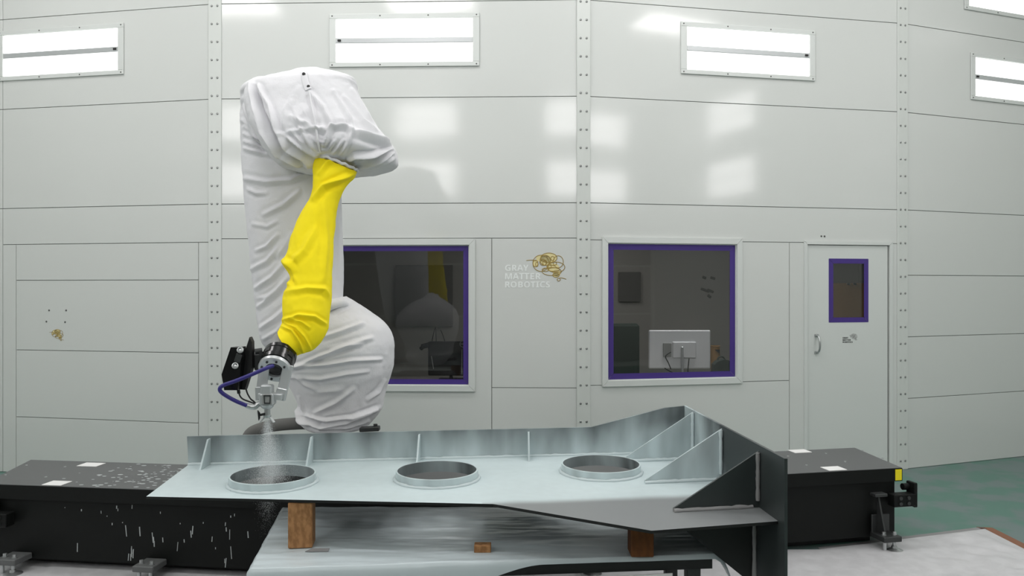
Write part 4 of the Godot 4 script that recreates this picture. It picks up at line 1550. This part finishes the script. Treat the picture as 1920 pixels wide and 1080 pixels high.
	lathe(st, at(501, 766, 3.71), Vector3.DOWN, [Vector2(0, 0), Vector2(0.014, 0), Vector2(0.016, 0.03), Vector2(0.02, 0.032), Vector2(0.018, 0.042), Vector2(0.004, 0.046), Vector2(0, 0.046)], 20)
	obj("nozzle", st, M.steel, gun)
	st = sb()
	bar(st, at(499, 779, 3.71), at(487, 792, 3.70), 0.006, 0.016, 0.001)
	bar(st, at(504, 779, 3.71), at(514, 792, 3.70), 0.006, 0.016, 0.001)
	obj("air_horn", st, M.alu, gun)
	st = sb()
	prism(st, [at(484, 769, 3.69), at(488, 774, 3.69), at(488, 784, 3.69), at(486, 788, 3.69)], Vector3(0, 0, 0.012))
	rod(st, at(488, 778, 3.69), at(497, 776, 3.7), 0.006)
	obj("adjusting_knob", st, M.black, gun)
	# hose
	st = sb()
	var hz := [at(512, 686, 3.69), at(500, 690, 3.66), at(470, 703, 3.64), at(440, 715, 3.64), at(420, 722, 3.64), at(412, 729, 3.64), at(418, 738, 3.65), at(440, 751, 3.67), at(464, 761, 3.69)]
	tube(st, curve(hz, 6), 0.0095, 10)
	obj("air_hose", st, M.hose_purple, t)
	st = sb()
	tube(st, curve([at(462, 760, 3.69), at(470, 763, 3.7), at(478, 763, 3.7), at(484, 758, 3.705), at(492, 757, 3.71)], 5), 0.013, 10)
	obj("hose_fitting", st, M.steel, t)
	# scanner box beside the wrist
	st = sb()
	prism(st, [at(443, 649, 3.80), at(461, 649, 3.80), at(463, 669, 3.80), at(456, 728, 3.80), at(431, 728, 3.80), at(426, 699, 3.80)], Vector3(0, 0, 0.075))
	var cam := obj("scanner_box", st, M.black_gloss, t)
	st = sb()
	prism(st, [at(473, 631, 3.82), at(477, 640, 3.82), at(478, 685, 3.82), at(464, 729, 3.82), at(452, 728, 3.82), at(462, 665, 3.82)], Vector3(0, 0, 0.04))
	obj("back_fin", st, M.black, cam)
	for q in [[451, 656.5, 0.013], [441.5, 686, 0.014]]:
		st = sb()
		lathe(st, at(q[0], q[1], 3.728), Vector3(0.1, 0.25, 1), [Vector2(0.016, 0), Vector2(0.016, 0.008), Vector2(0.011, 0.009), Vector2(0.009, 0.004), Vector2(0, 0.006)], 20)
		meta(obj("lens", st, M.steel, cam), "round silver lens")
	st = sb()
	bar(st, at(449, 664, 3.722), at(444, 679, 3.722), 0.03, 0.006, 0.002)
	obj("window_slot", st, M.dark_steel, cam)
	st = sb()
	bar(st, at(476, 679, 3.83), at(500, 677, 3.85), 0.08, 0.04, 0.004)
	rod(st, at(478, 660, 3.83), at(492, 658, 3.84), 0.016)
	rod(st, at(489, 660, 3.84), at(491, 670, 3.84), 0.02)
	obj("scanner_bracket", st, M.dark_steel, t)
	for q in [[447, 728, 449, 740, 455, 748, 470, 754, 478, 757], [461, 728, 464, 738, 470, 748, 475, 752, 480, 757]]:
		st = sb()
		var cp := []
		for i in range(0, 10, 2): cp.append(at(q[i], q[i + 1], 3.76))
		tube(st, curve(cp, 5), 0.004, 8)
		obj("cable", st, M.black, t)
	st = sb()
	rod(st, at(446.5, 727, 3.76), at(448, 738, 3.76), 0.008)
	obj("cable_plug", st, M.black, t)
	# grey conduit at the foot
	st = sb()
	tube(st, curve([at(455, 845, 4.62), at(468, 815, 4.6), at(490, 803, 4.58), at(520, 797, 4.56), at(560, 794, 4.56), at(590, 794, 4.6)], 8), 0.036, 14)
	obj("conduit", st, M.rubber_grey, t)
	st = sb()
	bar(st, at(675, 805, 4.45), at(712, 803, 4.45), 0.026, 0.05, 0.004)
	rod(st, at(704, 800, 4.45), at(704, 795, 4.45), 0.012)
	obj("clamp_arm", st, M.dark_steel, t)


# ---------------------------------------------------------------- floor
func floor_things() -> void:
	var t := thing("floor_film", "crumpled white plastic masking sheet on the green floor, taped at its edge", "plastic sheet")
	# outline: right edge straight at x = 3.33, back edge slanting
	var nu := 220
	var nv := 90
	var pts := PackedVector3Array()
	var cols := PackedColorArray()
	for v in nv:
		for u in nu:
			var s := u / float(nu - 1)
			var x := lerpf(-5.0, 3.33, s)
			var zb := 4.95 if x < 2.0 else lerpf(4.95, 5.37, (x - 2.0) / 1.33)
			var z := lerpf(zb, 2.5, v / float(nv - 1))
			var e := minf(minf(v / 3.0, (nu - 1 - u) / 4.0), 1.0)
			var y := 0.004 + e * (0.011 + 0.018 * fnl.get_noise_2d(x * 1.4, z * 1.4) + 0.014 * (1.0 - absf(fnl.get_noise_2d(x * 2.2 + 30.0, z * 3.0)) * 3.0))
			if x < 2.9 and z > 4.0: y = minf(y, 0.012)
			pts.append(Vector3(x, clampf(y, 0.003, 0.05), -z))
	put("sheet", grid(pts, nu, nv, false, Vector3.UP), M.film_floor, t)
	var st := sb()
	prism(st, [Vector3(3.30, 0.002, -5.42), Vector3(3.40, 0.002, -5.40), Vector3(3.40, 0.002, -2.6), Vector3(3.30, 0.002, -2.6)], Vector3(0, 0.0015, 0))
	obj("edge_tape", st, M.tape_brown, t)
	st = sb()
	prism(st, [Vector3(2.0, 0.002, -4.93), Vector3(3.34, 0.002, -5.35), Vector3(3.34, 0.002, -5.42), Vector3(2.0, 0.002, -4.99)], Vector3(0, 0.0015, 0))
	obj("edge_tape", st, M.tape_grey, t)

# ---------------------------------------------------------------- paint mist under the nozzle
func mist() -> void:
	var tip := at(501, 785, 3.71)
	var drop := SphereMesh.new()
	drop.radius = 1.0
	drop.height = 2.0
	drop.radial_segments = 6
	drop.rings = 3
	drop.material = M.mist_white
	var mm := MultiMesh.new()
	mm.transform_format = MultiMesh.TRANSFORM_3D
	mm.mesh = drop
	mm.instance_count = 42000
	for k in mm.instance_count:
		var p: Vector3
		var u := rng.randf()
		if u < 0.72:       # the jet, thinning as it falls
			var h := pow(rng.randf(), 0.75) * 0.31
			var r := 0.007 + h * 0.115
			p = Vector3(rng.randfn(0, r) + h * 0.05, -h, rng.randfn(0, r))
		elif u < 0.90:     # drifting cloud over the collar
			p = Vector3(rng.randfn(0.015, 0.055), -0.31 + absf(rng.randfn(0, 0.07)), rng.randfn(0.0, 0.06))
		else:              # what falls on through the hole
			p = Vector3(rng.randfn(0.0, 0.022), -0.31 - absf(rng.randfn(0, 0.09)), rng.randfn(0, 0.022))
		var s := rng.randf_range(0.00025, 0.00055)
		mm.set_instance_transform(k, Transform3D(Basis().scaled(Vector3(s, s, s)), p))
	var o := MultiMeshInstance3D.new()
	o.multimesh = mm
	o.name = numbered("spray_mist")
	o.position = tip
	add_child(o)
	meta(o, "pale cone of fine paint mist falling from the spray gun onto the first collar", "paint mist", "", "stuff")
